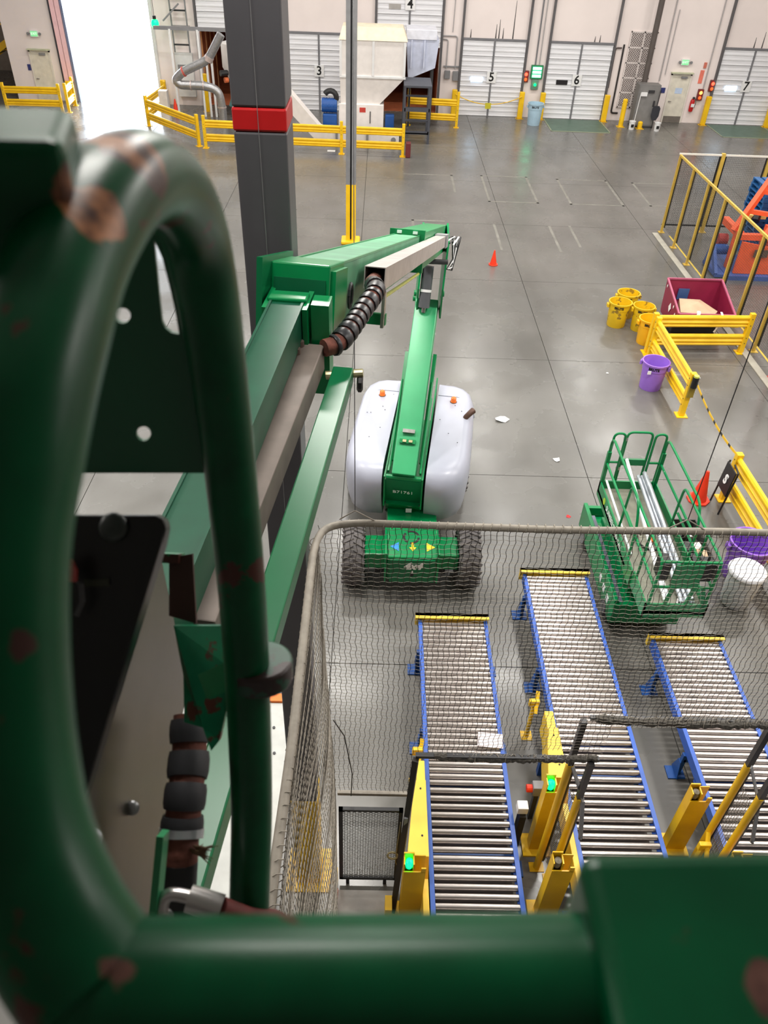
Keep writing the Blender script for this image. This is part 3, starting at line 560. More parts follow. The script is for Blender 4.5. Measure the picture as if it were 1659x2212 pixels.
# ================================================================== floor marks
GHOST = mat('worn_tape_ghost', (126, 124, 117), .5, var=.25, scale=2)
def outline(x0, x1, ya, yb, label, sides='lrnf'):
    t = thing('floor_marking', label, 'floor marking', ((x0+x1)/2, (ya+yb)/2, 0), 'worn tape outlines'); wd = .09
    for s in sides:
        a = {'l': (x0, x0+wd, ya, yb), 'r': (x1-wd, x1, ya, yb), 'n': (x0, x1, ya, ya+wd), 'f': (x0, x1, yb-wd, yb)}[s]
        MB().bx(a[0], a[1], a[2], a[3], .0005, .002).build('tape_strip', GHOST, t)
outline(7.38, 9.5, 30.5, 33.75, 'worn pale rectangle outline on the floor, second from the fence')
outline(4.22, 6.18, 30.5, 33.9, 'worn pale rectangle outline on the floor above the small cone')
outline(1.0, 3.05, 31.5, 33.8, 'worn pale rectangle outline on the floor left of the others', 'rf')
outline(10.5, 12.6, 30.6, 33.6, 'worn pale rectangle outline on the floor nearest the mesh fence', 'lnf')
outline(4.12, 6.2, 25.5, 28.0, 'faint pale outline on the floor around the small cone', 'lr'); outline(6.2, 6.95, 26.0, 28.1, 'faint pale narrow outline right of the small cone', 'r')
outline(1.2, 2.4, 25.8, 28.2, 'faint pale outline on the floor right of the boom head', 'lf')
cone(3.73, 24.2, .48, 'small orange cone standing alone in the middle of the floor')
def scrap(x, y, s, m, label, nm='paper_scrap'):
    rr = random.Random(int(x*100)); g = MB(); n = 7
    ring = [(x+math.cos(a)*s*rr.uniform(.5, 1.1), y+math.sin(a)*s*rr.uniform(.4, 1.0), rr.uniform(0.002, s*.35)) for a in [2*math.pi*k/n for k in range(n)]]
    g.add(ring+[(x, y, s*.45), (x, y, .001)], [(k, (k+1) % n, n) for k in range(n)]+[((k+1) % n, k, n+1) for k in range(n)])
    tag(g.build(nm, m), label, 'scrap')
scrap(2.95, 14.95, .17, LABELW, 'crumpled white scrap on the floor right of the white hoods'); scrap(3.95, 13.45, .09, LABELW, 'small white scrap on the floor beyond the scissor lift')
scrap(3.85, 11.55, .06, RED, 'tiny red scrap on the floor left of the scissor lift'); scrap(5.9, 17.3, .05, LABELW, 'tiny white scrap near the purple bin by the guardrail'); scrap(8.2, 17.2, .05, LABELW, 'tiny white scrap on the floor behind the angled guardrail')
scrap(6.0, 14.6, .05, LABELW, 'tiny white scrap on the floor nearest the guardrail end')

# ================================================================== mesh fence on the right
FP = mat('fence_post_yellow', (206, 172, 74), .45); WIRE = mat('fence_wire', (64, 64, 60), .6)
fc = thing('mesh_fence', 'tall wire mesh fence with slim yellow posts around the orange machine', 'fence', (10.2, 24, 0))
FXs = 10.15; ftop = 2.55
fy = [27.75, 26.25, 24.75, 23.25, 21.75, 20.25, 18.75]
def fpost(x, y, m, hgt=ftop):
    p = MB().bx(x-.035, x+.035, y-.035, y+.035, .015, hgt).build('post', m, fc); MB().bx(x-.1, x+.1, y-.1, y+.1, 0, .015).build('foot_plate', m, p)
    MB().bx(x+.045, x+.065, y-.08, y+.08, .18, hgt-.04).build('panel_edge', BLACK, p)
for y in fy: fpost(FXs, y, FP)
for y in (17.3, 16.2, 14.8): fpost(FXs-.1, y, mat('fence_post_red', (206, 66, 60), .45))
MB().bx(FXs-.03, FXs+.03, 18.7, 27.78, ftop, ftop+.06).build('top_rail', FP, fc); MB().bx(FXs-.13, FXs-.07, 14.8, 18.7, ftop, ftop+.06).build('top_rail', MATS['fence_post_red'], fc)
for x in (11.65, 13.25, 14.8):
    p = MB().bx(x-.06, x+.06, 27.85, 27.97, .015, ftop+.1).build('post', FP, fc); MB().bx(x-.14, x+.14, 27.8, 28.05, 0, .015).build('foot_plate', FP, p)
    for s in (-1, 1): MB().bx(x+s*.1-.02, x+s*.1+.02, 27.88, 27.92, .2, ftop).build('panel_edge', BLACK, p)
MB().bx(FXs, 14.9, 27.88, 27.93, ftop+.02, ftop+.07).build('top_rail', OFFW, fc); MB().bx(FXs, 14.9, 27.88, 27.93, .2, .25).build('bottom_rail', BLACK, fc)
g = MB(); n = int((27.7-14.8)/.06)
for k in range(n): g.beam((FXs+.02, 14.8+k*.06, .2), (FXs+.02, 14.8+k*.06, ftop), .004, .004)
for k in range(39): g.beam((FXs+.02, 14.8, .2+k*.06), (FXs+.02, 27.7, .2+k*.06), .004, .004)
for k in range(int(4.7/.06)): g.beam((FXs+.05+k*.06, 27.9, .25), (FXs+.05+k*.06, 27.9, ftop), .004, .004)
for k in range(39): g.beam((FXs, 27.9, .25+k*.06), (14.85, 27.9, .25+k*.06), .004, .004)
g.build('wire_mesh', WIRE, fc, kind='stuff')
kb = thing('floor_kerb', 'low pale kerb strip with a yellow edge line along the mesh fence', 'kerb', (9.95, 21, 0)); MB().bx(9.78, 9.98, 14.0, 27.6, 0, .03).build('kerb_strip', mat('kerb_grey', (176, 172, 160), .6), kb, bevel=.008); MB().bx(10.32, 10.38, 14.0, 27.4, .0005, .003).build('yellow_line', mat('floor_yellow', (206, 178, 70), .6), kb)
tag(MB().tube([(9.3, 14.9, .95), (9.2, 15.3, 1.2), (9.9, 18.2, 1.35)], .035, 6).build('red_pipe', RED), 'thin red pipe at the right frame edge beside the mesh fence', 'pipe') if False else None
# orange stacking machine
om = thing('orange_stacker', 'orange steel pallet stacking machine with raking frames behind the mesh fence', 'machine', (12.1, 24.4, 0))
ORG = mat('orange_enamel', (240, 96, 52), .4, var=.08, chip=(150, 60, 40), chip_amt=.74)
MB().bx(11.05, 13.4, 23.55, 25.4, 0, .14).build('blue_base', mat('base_blue', (58, 90, 160), .5), om)
MB().prism([(11.3, .15), (12.9, .15), (12.5, .95), (11.3, 1.15)], (0, 23.75, 0), (1, 0, 0), (0, 0, 1), -.08).build('front_panel', ORG, om)
MB().bx(11.72, 12.15, 23.65, 23.68, .72, .95).build('window_slot', mat('dark_slot', (90, 70, 60), .6), om)
for x in (11.3, 12.2, 13.1): MB().bx(x-.08, x+.08, 24.2, 24.4, .14, 1.5).build('upright', ORG, om)
MB().bx(11.2, 13.3, 23.9, 24.1, 1.15, 1.32).build('front_beam', ORG, om); MB().bx(11.2, 11.4, 24.1, 25.5, 1.15, 1.35).build('side_beam', ORG, om)
for x0, x1, yy in ((11.15, 12.35, 24.3), (12.0, 13.3, 23.9)):
    MB().beam((x0, yy, 1.3), (x1, yy+.6, 3.4), .16, .16).build('raking_beam', ORG, om)
for z in (1.85, 2.4): MB().beam((11.2+.56*(z-1.3), 24.35+(z-1.3)*.28, z), (12.0+.6*(z-1.3), 23.95+(z-1.3)*.28, z), .12, .12).build('tie_beam', ORG, om); MB().beam((12.0+.6*(z-1.3), 23.95+(z-1.3)*.28, z-.2), (13.6, 24.2, z-.2), .12, .12).build('tie_beam', ORG, om)
MB().bx(12.7, 13.5, 24.2, 25.4, .2, 2.3).build('drive_housing', mat('deep_orange', (214, 72, 40), .45), om)
MB().bx(10.72, 11.1, 23.7, 24.9, .03, .12).build('blue_skid', MATS['base_blue'], om); MB().beam((10.75, 23.75, .1), (10.75, 24.5, .75), .1, .14).build('blue_brace', MATS['base_blue'], om); MB().beam((10.75, 24.75, .1), (10.75, 24.55, .75), .1, .14).build('blue_brace', MATS['base_blue'], om); MB().cyl((10.85, 24.6, .6), (11.25, 24.6, .6), .16, n=14).build('motor', BLUED, om, smooth=True); MB().cyl((11.0, 24.95, .8), (11.3, 24.95, .8), .18, n=14).build('red_wheel', mat('dull_red', (170, 60, 60), .5), om)
MB().bx(11.75, 12.3, 24.85, 25.15, 1.5, 1.62).build('yellow_bracket', mat('pale_yellow', (224, 200, 120), .5), om); MB().cyl((11.95, 24.8, 1.45), (12.05, 25.0, 1.66), .14).build('roller', BLACK, om)
# blue pallets
PBL = mat('blue_pallet_plastic', (30, 92, 150), .45)
for k in range(15):
    t = thing('blue_pallet', 'blue slatted plastic pallet, %s in the stack behind the orange frames' % ('lowest','second lowest','third from the bottom','fourth from the bottom','fifth from the bottom','sixth from the bottom','seventh from the bottom','middle one','seventh from the top','sixth from the top','fifth from the top','fourth from the top','third from the top','second from the top','topmost')[k], 'pallet', (13.0, 26.2, k*.15), 'blue pallets in the stack')
    z = .002+k*.15; sx = .02*(k % 3)
    for j in range(5): MB().bx(12.35+sx+j*.27, 12.55+sx+j*.27, 25.5, 26.8, z+.105, z+.14).build('slat', PBL, t)
    for yy in (25.5, 26.1, 26.7): MB().bx(12.35+sx, 13.63+sx, yy, yy+.1, z, z+.105).build('bearer', PBL, t)

# ================================================================== waste corner
MAR = mat('maroon_enamel', (134, 30, 62), .42, var=.08)
md = thing('tipping_skip', 'maroon open tipping skip with cardboard inside, behind the guardrail corner', 'skip', (8.75, 19.8, 0))
bxl, bxr = 8.0, 9.5
BT, FT, FB, BB = (20.45, 1.25), (19.05, .86), (19.55, .36), (20.35, .36)
def skin(pts, nm, t=.03):
    p = [Vector(q) for q in pts]; nn = (p[1]-p[0]).cross(p[2]-p[0]).normalized()*t; n = len(p)
    return MB().add(p+[q+nn for q in p], [tuple(range(n))[::-1], tuple(range(n, 2*n))]+[(i, (i+1) % n, n+(i+1) % n, n+i) for i in range(n)]).build(nm, MAR, md)
for x, nm in ((bxl, 'side_plate'), (bxr, 'side_plate')): skin([(x, BT[0], BT[1]), (x, FT[0], FT[1]), (x, FB[0], FB[1]), (x, BB[0], BB[1])], nm)
skin([(bxl, BT[0], BT[1]), (bxr, BT[0], BT[1]), (bxr, BB[0], BB[1]), (bxl, BB[0], BB[1])], 'back_plate')
skin([(bxl, FT[0], FT[1]), (bxl, FB[0], FB[1]), (bxr, FB[0], FB[1]), (bxr, FT[0], FT[1])], 'front_plate'); skin([(bxl, FB[0], FB[1]), (bxl, BB[0], BB[1]), (bxr, BB[0], BB[1]), (bxr, FB[0], FB[1])], 'bottom_plate')
rim = mat('maroon_rim', (170, 80, 110), .4)
rm = MB()
for a, b in (((bxl, *BT), (bxr, *BT)), ((bxl, *BT), (bxl, *FT)), ((bxr, *BT), (bxr, *FT)), ((bxl, *FT), (bxr, *FT))): rm.beam(a, b, .05, .04)
rm.build('rim', rim, md)
MB().prism([(0, -.13), (.09, 0), (0, .13), (-.09, 0)], (bxl-.012, 19.75, .72), (0, -1, 0), (0, 0, 1), .008).build('white_diamond', LABELW, md)
for yy, zz in ((19.5, .85), (19.3, .72), (20.3, 1.1)): MB().prism([(0, -.05), (.03, 0), (0, .05), (-.03, 0)], (bxl-.012, yy, zz), (0, -1, 0), (0, 0, 1), .008).build('sticker', LABELW, md)
MB().bx(8.1, 9.3, 19.5, 20.4, .1, .34).build('fork_base', BLACK, md, bevel=.02); sk = MB(); sk.bx(8.1, 8.3, 19.4, 20.5, 0, .1); sk.bx(9.1, 9.3, 19.4, 20.5, 0, .1); sk.build('skid', BLACK, md)
MB().bx(8.35, 8.65, 20.36, 20.39, .7, 1.0).build('blue_smear', mat('blue_paint_smear', (60, 90, 140), .5), md)
CARD = mat('cardboard', (200, 168, 138), .8, var=.1)
tag(MB().add([(8.15, 19.35, .78), (9.05, 19.3, .74), (9.25, 19.6, .72), (8.9, 20.1, .82), (8.3, 20.05, .86), (8.7, 19.7, .92), (8.15, 19.35, .72), (9.05, 19.3, .68), (9.25, 19.6, .66), (8.9, 20.1, .7), (8.3, 20.05, .7)], [(0, 1, 5), (1, 2, 5), (2, 3, 5), (3, 4, 5), (4, 0, 5), (0, 6, 7, 1), (1, 7, 8, 2), (2, 8, 9, 3), (3, 9, 10, 4), (4, 10, 6, 0), (10, 9, 8, 7, 6)]).build('cardboard_sheet', CARD), 'crumpled brown cardboard heaped in the maroon skip', 'cardboard')
tag(MB().tube([(8.55, 19.15, .9), (8.5, 19.0, .9), (8.48, 18.97, .75), (8.45, 18.96, .62)], [.05, .045, .04, .01], 6, fl=.3).build('torn_wrap', LABELW), 'torn strip of grey-white wrap over the skip lip, left one', 'wrap')
tag(MB().tube([(9.15, 19.15, .9), (9.13, 18.98, .88), (9.1, 18.95, .6), (9.02, 18.94, .42)], [.03, .03, .015, .03], 6, fl=.3).build('torn_wrap', LABELW), 'thin torn strip of white wrap hanging from the skip lip, right one', 'wrap')
guardrail((7.2, 18.5, 0), (9.75, 18.65, 0), 'yellow guardrail in front of the maroon skip', grp='yellow guardrails')
guardrail((7.2, 18.25, 0), (7.2, 15.4, 0), 'yellow guardrail behind the purple bin, ending in a belt post', grp='yellow guardrails')
guardrail((7.12, 12.25, 0), (7.2, 7.5, 0), 'yellow guardrail at the right frame edge beside the scissor lift', grp='yellow guardrails')
YB = (226, 186, 24)
trash_can(6.74, 20.1, YB, 'dirty yellow round bin, leftmost of the cluster of four', dirt=(150, 120, 40), r=.3)
trash_can(7.12, 20.72, YB, 'dirty yellow round bin at the back of the cluster of four', dirt=(150, 120, 40), r=.3)
trash_can(7.34, 19.88, YB, 'dirty yellow round bin in the middle, beside the maroon skip', dirt=(150, 120, 40), r=.28)
trash_can(7.32, 19.08, (252, 184, 18), 'clean bright yellow round bin against the guardrail corner post', r=.3)
trash_can(6.8, 16.68, (158, 112, 216), 'purple round bin beside the guardrail, nearest the belt post', r=.31, h=.72, rz=2.6)
MB().bx(6.55, 6.63, 16.39, 16.41, .5, .58).build('sticker', LABELW, bpy.data.objects[[o.name for o in bpy.data.objects if o.name.startswith('trash_bin')][-1]])
# belt barrier
bb = thing('belt_barrier', 'black and yellow retractable belt stretched between two guardrail ends', 'belt', (7.2, 15.3, 1))
MB().cyl((7.22, 15.27, .82), (7.22, 15.27, 1.08), .07, n=14).build('reel_case', BLACK, bb, smooth=True); MB().cyl((7.22, 15.27, 1.08), (7.22, 15.27, 1.12), .06, n=14).build('cap', mat('cap_lime', (200, 206, 90), .4), bb); MB().bx(7.15, 7.29, 15.28, 15.33, .55, .95).build('mount', mat('olive_mount', (140, 120, 40), .5), bb)
pb = [Vector((7.22, 15.2, 1.0)), Vector((7.12, 12.35, 1.02))]
for k in range(24):
    a = pb[0].lerp(pb[1], k/24); b = pb[0].lerp(pb[1], (k+1)/24); s = lambda t: Vector((0, 0, -.12*4*t*(1-t)))
    MB().beam(a+s(k/24), b+s((k+1)/24), .006, .055).build('belt', YEL if k % 4 else BLACK, bb)
cone(6.6, 12.2, .72, 'red-orange traffic cone with a stacked base right of the scissor lift')
# black folding sign
sg = thing('folding_sign', 'black folding sign frame with white mark leaning on the guardrail post', 'sign', (6.92, 12.0, 0))
P0 = Vector((6.86, 11.72, 0)); 
for s, yy in ((0, 11.75), (1, 12.2)):
    MB().tube(fillet([(6.86, yy, .0), (6.95, yy, 1.0), (6.98, yy+.28 if s == 0 else yy-.02, 1.0)] if s == 0 else [(6.86, yy, 0), (6.95, yy, 1.0)], .08), .018, 6).build('leg', BLACK, sg)
MB().add([(6.89, 11.76, .42), (6.89, 12.19, .42), (6.93, 12.19, .98), (6.93, 11.76, .98), (6.86, 11.76, .43), (6.86, 12.19, .43), (6.90, 12.19, .99), (6.90, 11.76, .99)], [(0, 1, 2, 3), (7, 6, 5, 4), (0, 4, 5, 1), (1, 5, 6, 2), (2, 6, 7, 3), (3, 7, 4, 0)]).build('board', mat('black_board', (34, 32, 34), .5), sg, bevel=.01)
text('S', .26, (6.868, 11.97, .70), Matrix.Rotation(math.radians(-90), 4, 'Z') @ Matrix.Rotation(math.radians(80), 4, 'X'), LABELW, sg, 'white_mark', off=.01)
# bins at lower right
trash_can(6.66, 10.05, (140, 88, 200), 'purple round bin behind the white upturned bin at the right frame edge', r=.36, h=.8, print_=False)
wbn = thing('lidded_bin', 'white round bin with a closed lid beside the scissor lift', 'bin', (6.36, 9.38, 0)); WB = mat('white_bin_plastic', (232, 232, 238), .45, var=.04)
MB().lathe((6.34, 9.36, 0), [(0, .01), (.22, 0), (.235, .02), (.285, .7), (.30, .71)], 28).build('can', WB, wbn, smooth=True); MB().lathe((6.34, 9.36, 0), [(.30, .70), (.315, .71), (.315, .74), (.29, .77), (.18, .79), (0, .795)], 28).build('lid', WB, wbn, smooth=True)

# ================================================================== scissor lift
sl = thing('scissor_lift', 'green scissor lift with guard rails, loaded with long pipes', 'scissor lift', (4.5, 9.8, 0))
SX0, SX1, SY0, SYM, SY1, DZ, RZ = 3.95, 4.93, 7.72, 8.7, 10.65, 1.42, 2.48
MB().bx(3.95, 5.02, 8.65, 11.0, .22, .48).build('chassis', GREEN, sl, bevel=.02)
MB().bx(3.93, 4.0, 8.6, 11.1, .2, .72).build('side_skirt', GREEN, sl, bevel=.01); MB().bx(4.97, 5.04, 8.6, 11.1, .2, .72).build('side_skirt', GREEN, sl, bevel=.01)
MB().bx(3.93, 5.04, 8.56, 8.64, .25, .66).build('end_skirt', GREEN, sl, bevel=.01); MB().bx(3.93, 5.04, 11.02, 11.1, .25, .66).build('end_skirt', GREEN, sl, bevel=.01)
for x in (3.99, 4.98):
    for y in (8.95, 10.7):
        wh = MB().lathe((x-.07 if x < 4.5 else x-.05, y, .21), [(0, 0), (.13, 0), (.15, .02), (.2, .02), (.21, .03), (.21, .1), (.2, .12), (0, .12)], 20, (1, 0, 0)).build('wheel', TYRE, sl, smooth=True); MB().cyl((x-.078 if x < 4.5 else x+.07, y, .21), (x-.07 if x < 4.5 else x+.075, y, .21), .11, n=14).build('hub', GREY, wh)
for k in range(4):
    z = .62+k*.19
    for x in (4.22, 4.32, 4.62, 4.72): MB().beam((x, 8.85, z+(0 if k % 2 else .06)), (x, 10.75, z+(.06 if k % 2 else 0)), .05, .1).build('scissor_arm', GREY if k % 2 else GREEN, sl)
for y in (8.9, 9.8, 10.7): MB().cyl((4.2, y, .9), (4.76, y, .9), .03).build('pivot_pin', DKSTEEL, sl)
MB().bx(4.05, 4.12, 8.7, 10.9, .5, .58).build('grey_guide_rail', mat('slate_grey', (108, 112, 128), .5), sl)
DECK = mat('deck_plate', (122, 122, 108), .6, var=.2, scale=5)
MB().bx(SX0, SX1, SYM, SY1, DZ-.06, DZ).build('deck', DECK, sl); MB().bx(SX0+.04, SX1-.04, SY0, SYM, DZ-.05, DZ+.01).build('extension_deck', DECK, sl)
MB().bx(SX0, SX0+.025, SYM-.3, SY1, DZ-.14, DZ+.16).build('toe_board', GREEN, sl); MB().bx(SX1-.025, SX1, SYM-.3, SY1, DZ-.14, DZ+.16).build('toe_board', GREEN, sl); MB().bx(SX0, SX1, SY1-.025, SY1, DZ-.1, DZ+.16).build('toe_board', GREEN, sl)
MB().bx(SX0+.03, SX0+.055, SY0, SYM-.3, DZ-.12, DZ+.15).build('toe_board', GREEN, sl); MB().bx(SX1-.055, SX1-.03, SY0, SYM-.3, DZ-.12, DZ+.15).build('toe_board', GREEN, sl); MB().bx(SX0+.03, SX1-.03, SY0, SY0+.025, DZ-.12, DZ+.15).build('toe_board', GREEN, sl)
SIDE = Matrix.Rotation(-UP, 4, 'Z') @ Matrix.Rotation(UP, 4, 'X')
text('SUNBELT', .14, (SX0-.003, 9.75, DZ+.045), SIDE, LABELW, sl, 'side_lettering'); text('RENTALS', .10, (SX0-.003, 9.2, DZ+.03), SIDE, LABELW, sl, 'side_lettering')
MB().cyl((SX0-.006, 10.2, DZ+.05), (SX0, 10.2, DZ+.05), .06, n=16).build('yellow_emblem', mat('lime_emblem', (180, 210, 60), .5), sl)
text('3246', .1, (4.2, 8.557, .5), WALLROT, LABELW, sl, 'model_number') if False else None
for y in (8.9, 9.15, 9.4): MB().bx(3.92, 3.93, y-.06, y+.06, .4, .52).build('decal', LABELW, sl)
R_ = .021
def rl(nm, pts, r=R_, fr=.12): return MB().tube(fillet(pts, fr, 5), r, 8).build(nm, GREEN, sl, smooth=True)
# main rails with their curved-down ends, far corner posts
for x in (SX0+.03, SX1-.03):
    rl('top_rail', [(x, SY1-.02, DZ), (x, SY1-.02, RZ), (x, 8.95, RZ), (x, 8.75, RZ-.35), (x, 8.72, DZ)], fr=.15)
    rl('mid_rail', [(x, SY1-.02, 1.97), (x, 8.8, 1.97)])
    MB().bx(x-.03, x+.03, SY1-.06, SY1, DZ, 2.2).build('corner_post', GREEN, sl)
    xi = x+(.05 if x < 4.5 else -.05)
    rl('extension_top_rail', [(xi, 9.5, DZ+.1), (xi, 9.45, RZ-.1), (xi, SY0+.02, RZ-.1), (xi, SY0+.02, DZ)], fr=.12); rl('extension_mid_rail', [(xi, 9.4, 1.9), (xi, SY0+.02, 1.9)])
    rl('extension_strut', [(xi, 8.35, DZ), (xi, 8.35, RZ-.1)])
for a, b in ((SX0+.05, SX0+.24), (SX1-.24, SX1-.05)):
    rl('end_rail', [(a, SY1, DZ+.1), (a, SY1, RZ+.07), (b, SY1, RZ+.07), (b, SY1, DZ+.1)] , fr=.1); rl('end_mid_rail', [(a, SY1, 1.97), (b, SY1, 1.97)])
gt = rl('entry_gate', [(SX0+.28, SY1+.03, DZ+.08), (SX0+.28, SY1+.03, RZ+.08), (SX1-.28, SY1+.03, RZ+.08), (SX1-.28, SY1+.03, DZ+.08)], fr=.1); MB().bx(SX0+.28, SX1-.28, SY1+.01, SY1+.05, 1.9, 2.02).build('gate_bar', GREEN, gt)
for zz in (1.8, 2.4): MB().bx(SX0+.23, SX0+.29, SY1, SY1+.05, zz, zz+.06).build('hinge', STEEL, gt)
# near end
for z in (RZ-.1, 1.9): rl('front_rail', [(SX0+.08, SY0+.02, z), (SX1-.08, SY0+.02, z)])
for x in (4.25, 4.55): MB().beam((x, SY0+.02, DZ), (x+.05, SY0+.02, 1.9), .04, .04).build('front_strut', GREEN, sl)
MB().beam((4.72, SY0+.02, 1.9), (4.86, SY0+.02, DZ), .04, .06).build('front_strut', GREEN, sl)
MB().bx(4.22, 4.62, SY0-.02, SY0+.01, 1.95, RZ-.13).build('front_panel', GREEN, sl)
cbx = MB().bx(4.62, 4.8, SY0+.04, SY0+.22, 2.0, RZ-.16).build('control_box', BLACK, sl, bevel=.01); MB().cyl((4.71, SY0+.13, RZ-.16), (4.71, SY0+.13, RZ-.06), .018).build('joystick', BLACK, cbx)
MB().bx(4.06, 4.2, SY0+.05, SY0+.3, 1.98, RZ-.18).build('manual_box', BLACK, sl, bevel=.02); MB().bx(3.99, 4.1, 8.62, 8.66, DZ-.4, DZ-.2).build('bracket', GREEN, sl)
# the load
PIPEM = mat('galvanised_conduit', (196, 202, 210), .3, metal=.6, var=.1); PVC = mat('white_pvc', (232, 234, 238), .35)
for k, (xa, xb) in enumerate(((4.56, 4.58), (4.63, 4.66), (4.70, 4.73), (4.645, 4.70))):
    top = .075 if k == 3 else 0
    tag(MB().cyl((xa, 10.58, DZ+.32+top), (xb, 7.85, DZ+.05+top), .033, n=12).build('metal_conduit', PIPEM, smooth=True), ('silver metal conduit on the scissor lift deck, ' + ('leftmost of the four', 'second from the left of the four', 'rightmost of the four', 'lying on top of the others')[k]), 'pipe', 'conduits on the lift')
tag(MB().cyl((4.27, 10.55, 2.1), (4.34, 7.9, DZ+.05), .028, n=12).build('plastic_pipe', PVC, smooth=True), 'long white plastic pipe leaning in the middle of the scissor lift', 'pipe'); tag(MB().cyl((4.33, 9.6, DZ+.34), (4.40, 7.95, DZ+.05), .026, n=12).build('plastic_pipe', PVC, smooth=True), 'white plastic pipe lying beside the middle pipe of the lift', 'pipe')
tag(MB().cyl((4.03, 10.55, DZ+.22), (4.09, 8.9, DZ+.03), .02, n=10).build('plastic_pipe', PVC, smooth=True), 'thin white plastic pipe along the left toe board of the lift', 'pipe')
tag(MB().cyl((4.53, 10.15, DZ+.03), (4.50, 9.2, DZ+.03), .028, n=10).build('orange_bar', mat('orange_bar', (236, 110, 40), .4), smooth=True), 'orange bar lying on the lift deck beside the conduits', 'bar')
tag(MB().tube(arc((4.5, 9.25, DZ+.02), .22, 150, 330, 12, (1, 0, 0), (0, 1, 0)), .018, 6).build('hose', BLACK, smooth=True), 'black hose curled on the lift deck under the orange bar', 'hose')
# tool tray hung on the right-hand side
tt = thing('tool_tray', 'open tray of black tools hung on the right side of the scissor lift', 'tray', (5.16, 9.2, 1.2)); TR = mat('tray_dark', (60, 60, 58), .6)
MB().bx(4.97, 5.36, 8.55, 9.75, 1.28, 1.31).build('bottom', TR, tt)
for a in ((4.965, 4.985, 8.55, 9.75), (5.345, 5.365, 8.55, 9.75), (4.985, 5.345, 8.55, 8.57), (4.985, 5.345, 9.73, 9.75)): MB().bx(*a, 1.31, 1.5).build('side', TR, tt)
rr = random.Random(3)
items = [('power_drill', BLACK, (5.08, 9.45, .2, .12)), ('tool_pouch', RUBBER, (5.07, 9.15, .18, .22)), ('steel_disc', STEEL, (5.25, 9.5, .14, .1)), ('box_of_fittings', OFFW, (5.24, 9.2, .15, .15)), ('cardboard_box', CARD, (5.25, 8.98, .16, .2)), ('black_case', BLACK, (5.1, 8.8, .2, .22)), ('grip_tool', BLACK, (5.24, 8.7, .18, .1)), ('yellow_tape_roll', YEL, (5.02, 9.62, .07, .07)), ('green_tape_roll', GREEN, (5.14, 9.0, .06, .08))]
for nm, m_, (x, y, sx, sy) in items:
    zz = 1.312; hh = rr.uniform(.1, .2)
    R = Matrix.Rotation(rr.uniform(-.25, .25), 3, 'Z'); g = MB().box((x, y, zz+hh/2), (sx, sy, hh), R)
    if nm in ('power_drill', 'grip_tool'): g.box((x+.02, y-.05, zz+hh+.02), (sx*.5, sy*.5, .06), R)
    if 'roll' in nm or 'disc' in nm: g = MB().lathe((x, y, zz), [(sx*.2, 0), (sx*.5, 0), (sx*.5, hh*.5), (sx*.2, hh*.5), (sx*.2, 0)], 16)
    tag(g.build(nm, m_, bevel=.012), '%s lying in the tool tray on the scissor lift' % nm.replace('_', ' '), 'tool')
for x, y in ((4.5, 7.85), (4.6, 7.9), (4.66, 7.84)): tag(MB().cyl((x, y, DZ+.03), (x+.05, y+.09, DZ+.03), .022, n=8).build('pipe_fitting', STEEL), {4.5: 'left small steel fitting on the lift extension deck', 4.6: 'middle small steel fitting on the lift extension deck', 4.66: 'right small steel fitting on the lift extension deck'}[x], 'fitting', 'pipe fittings')

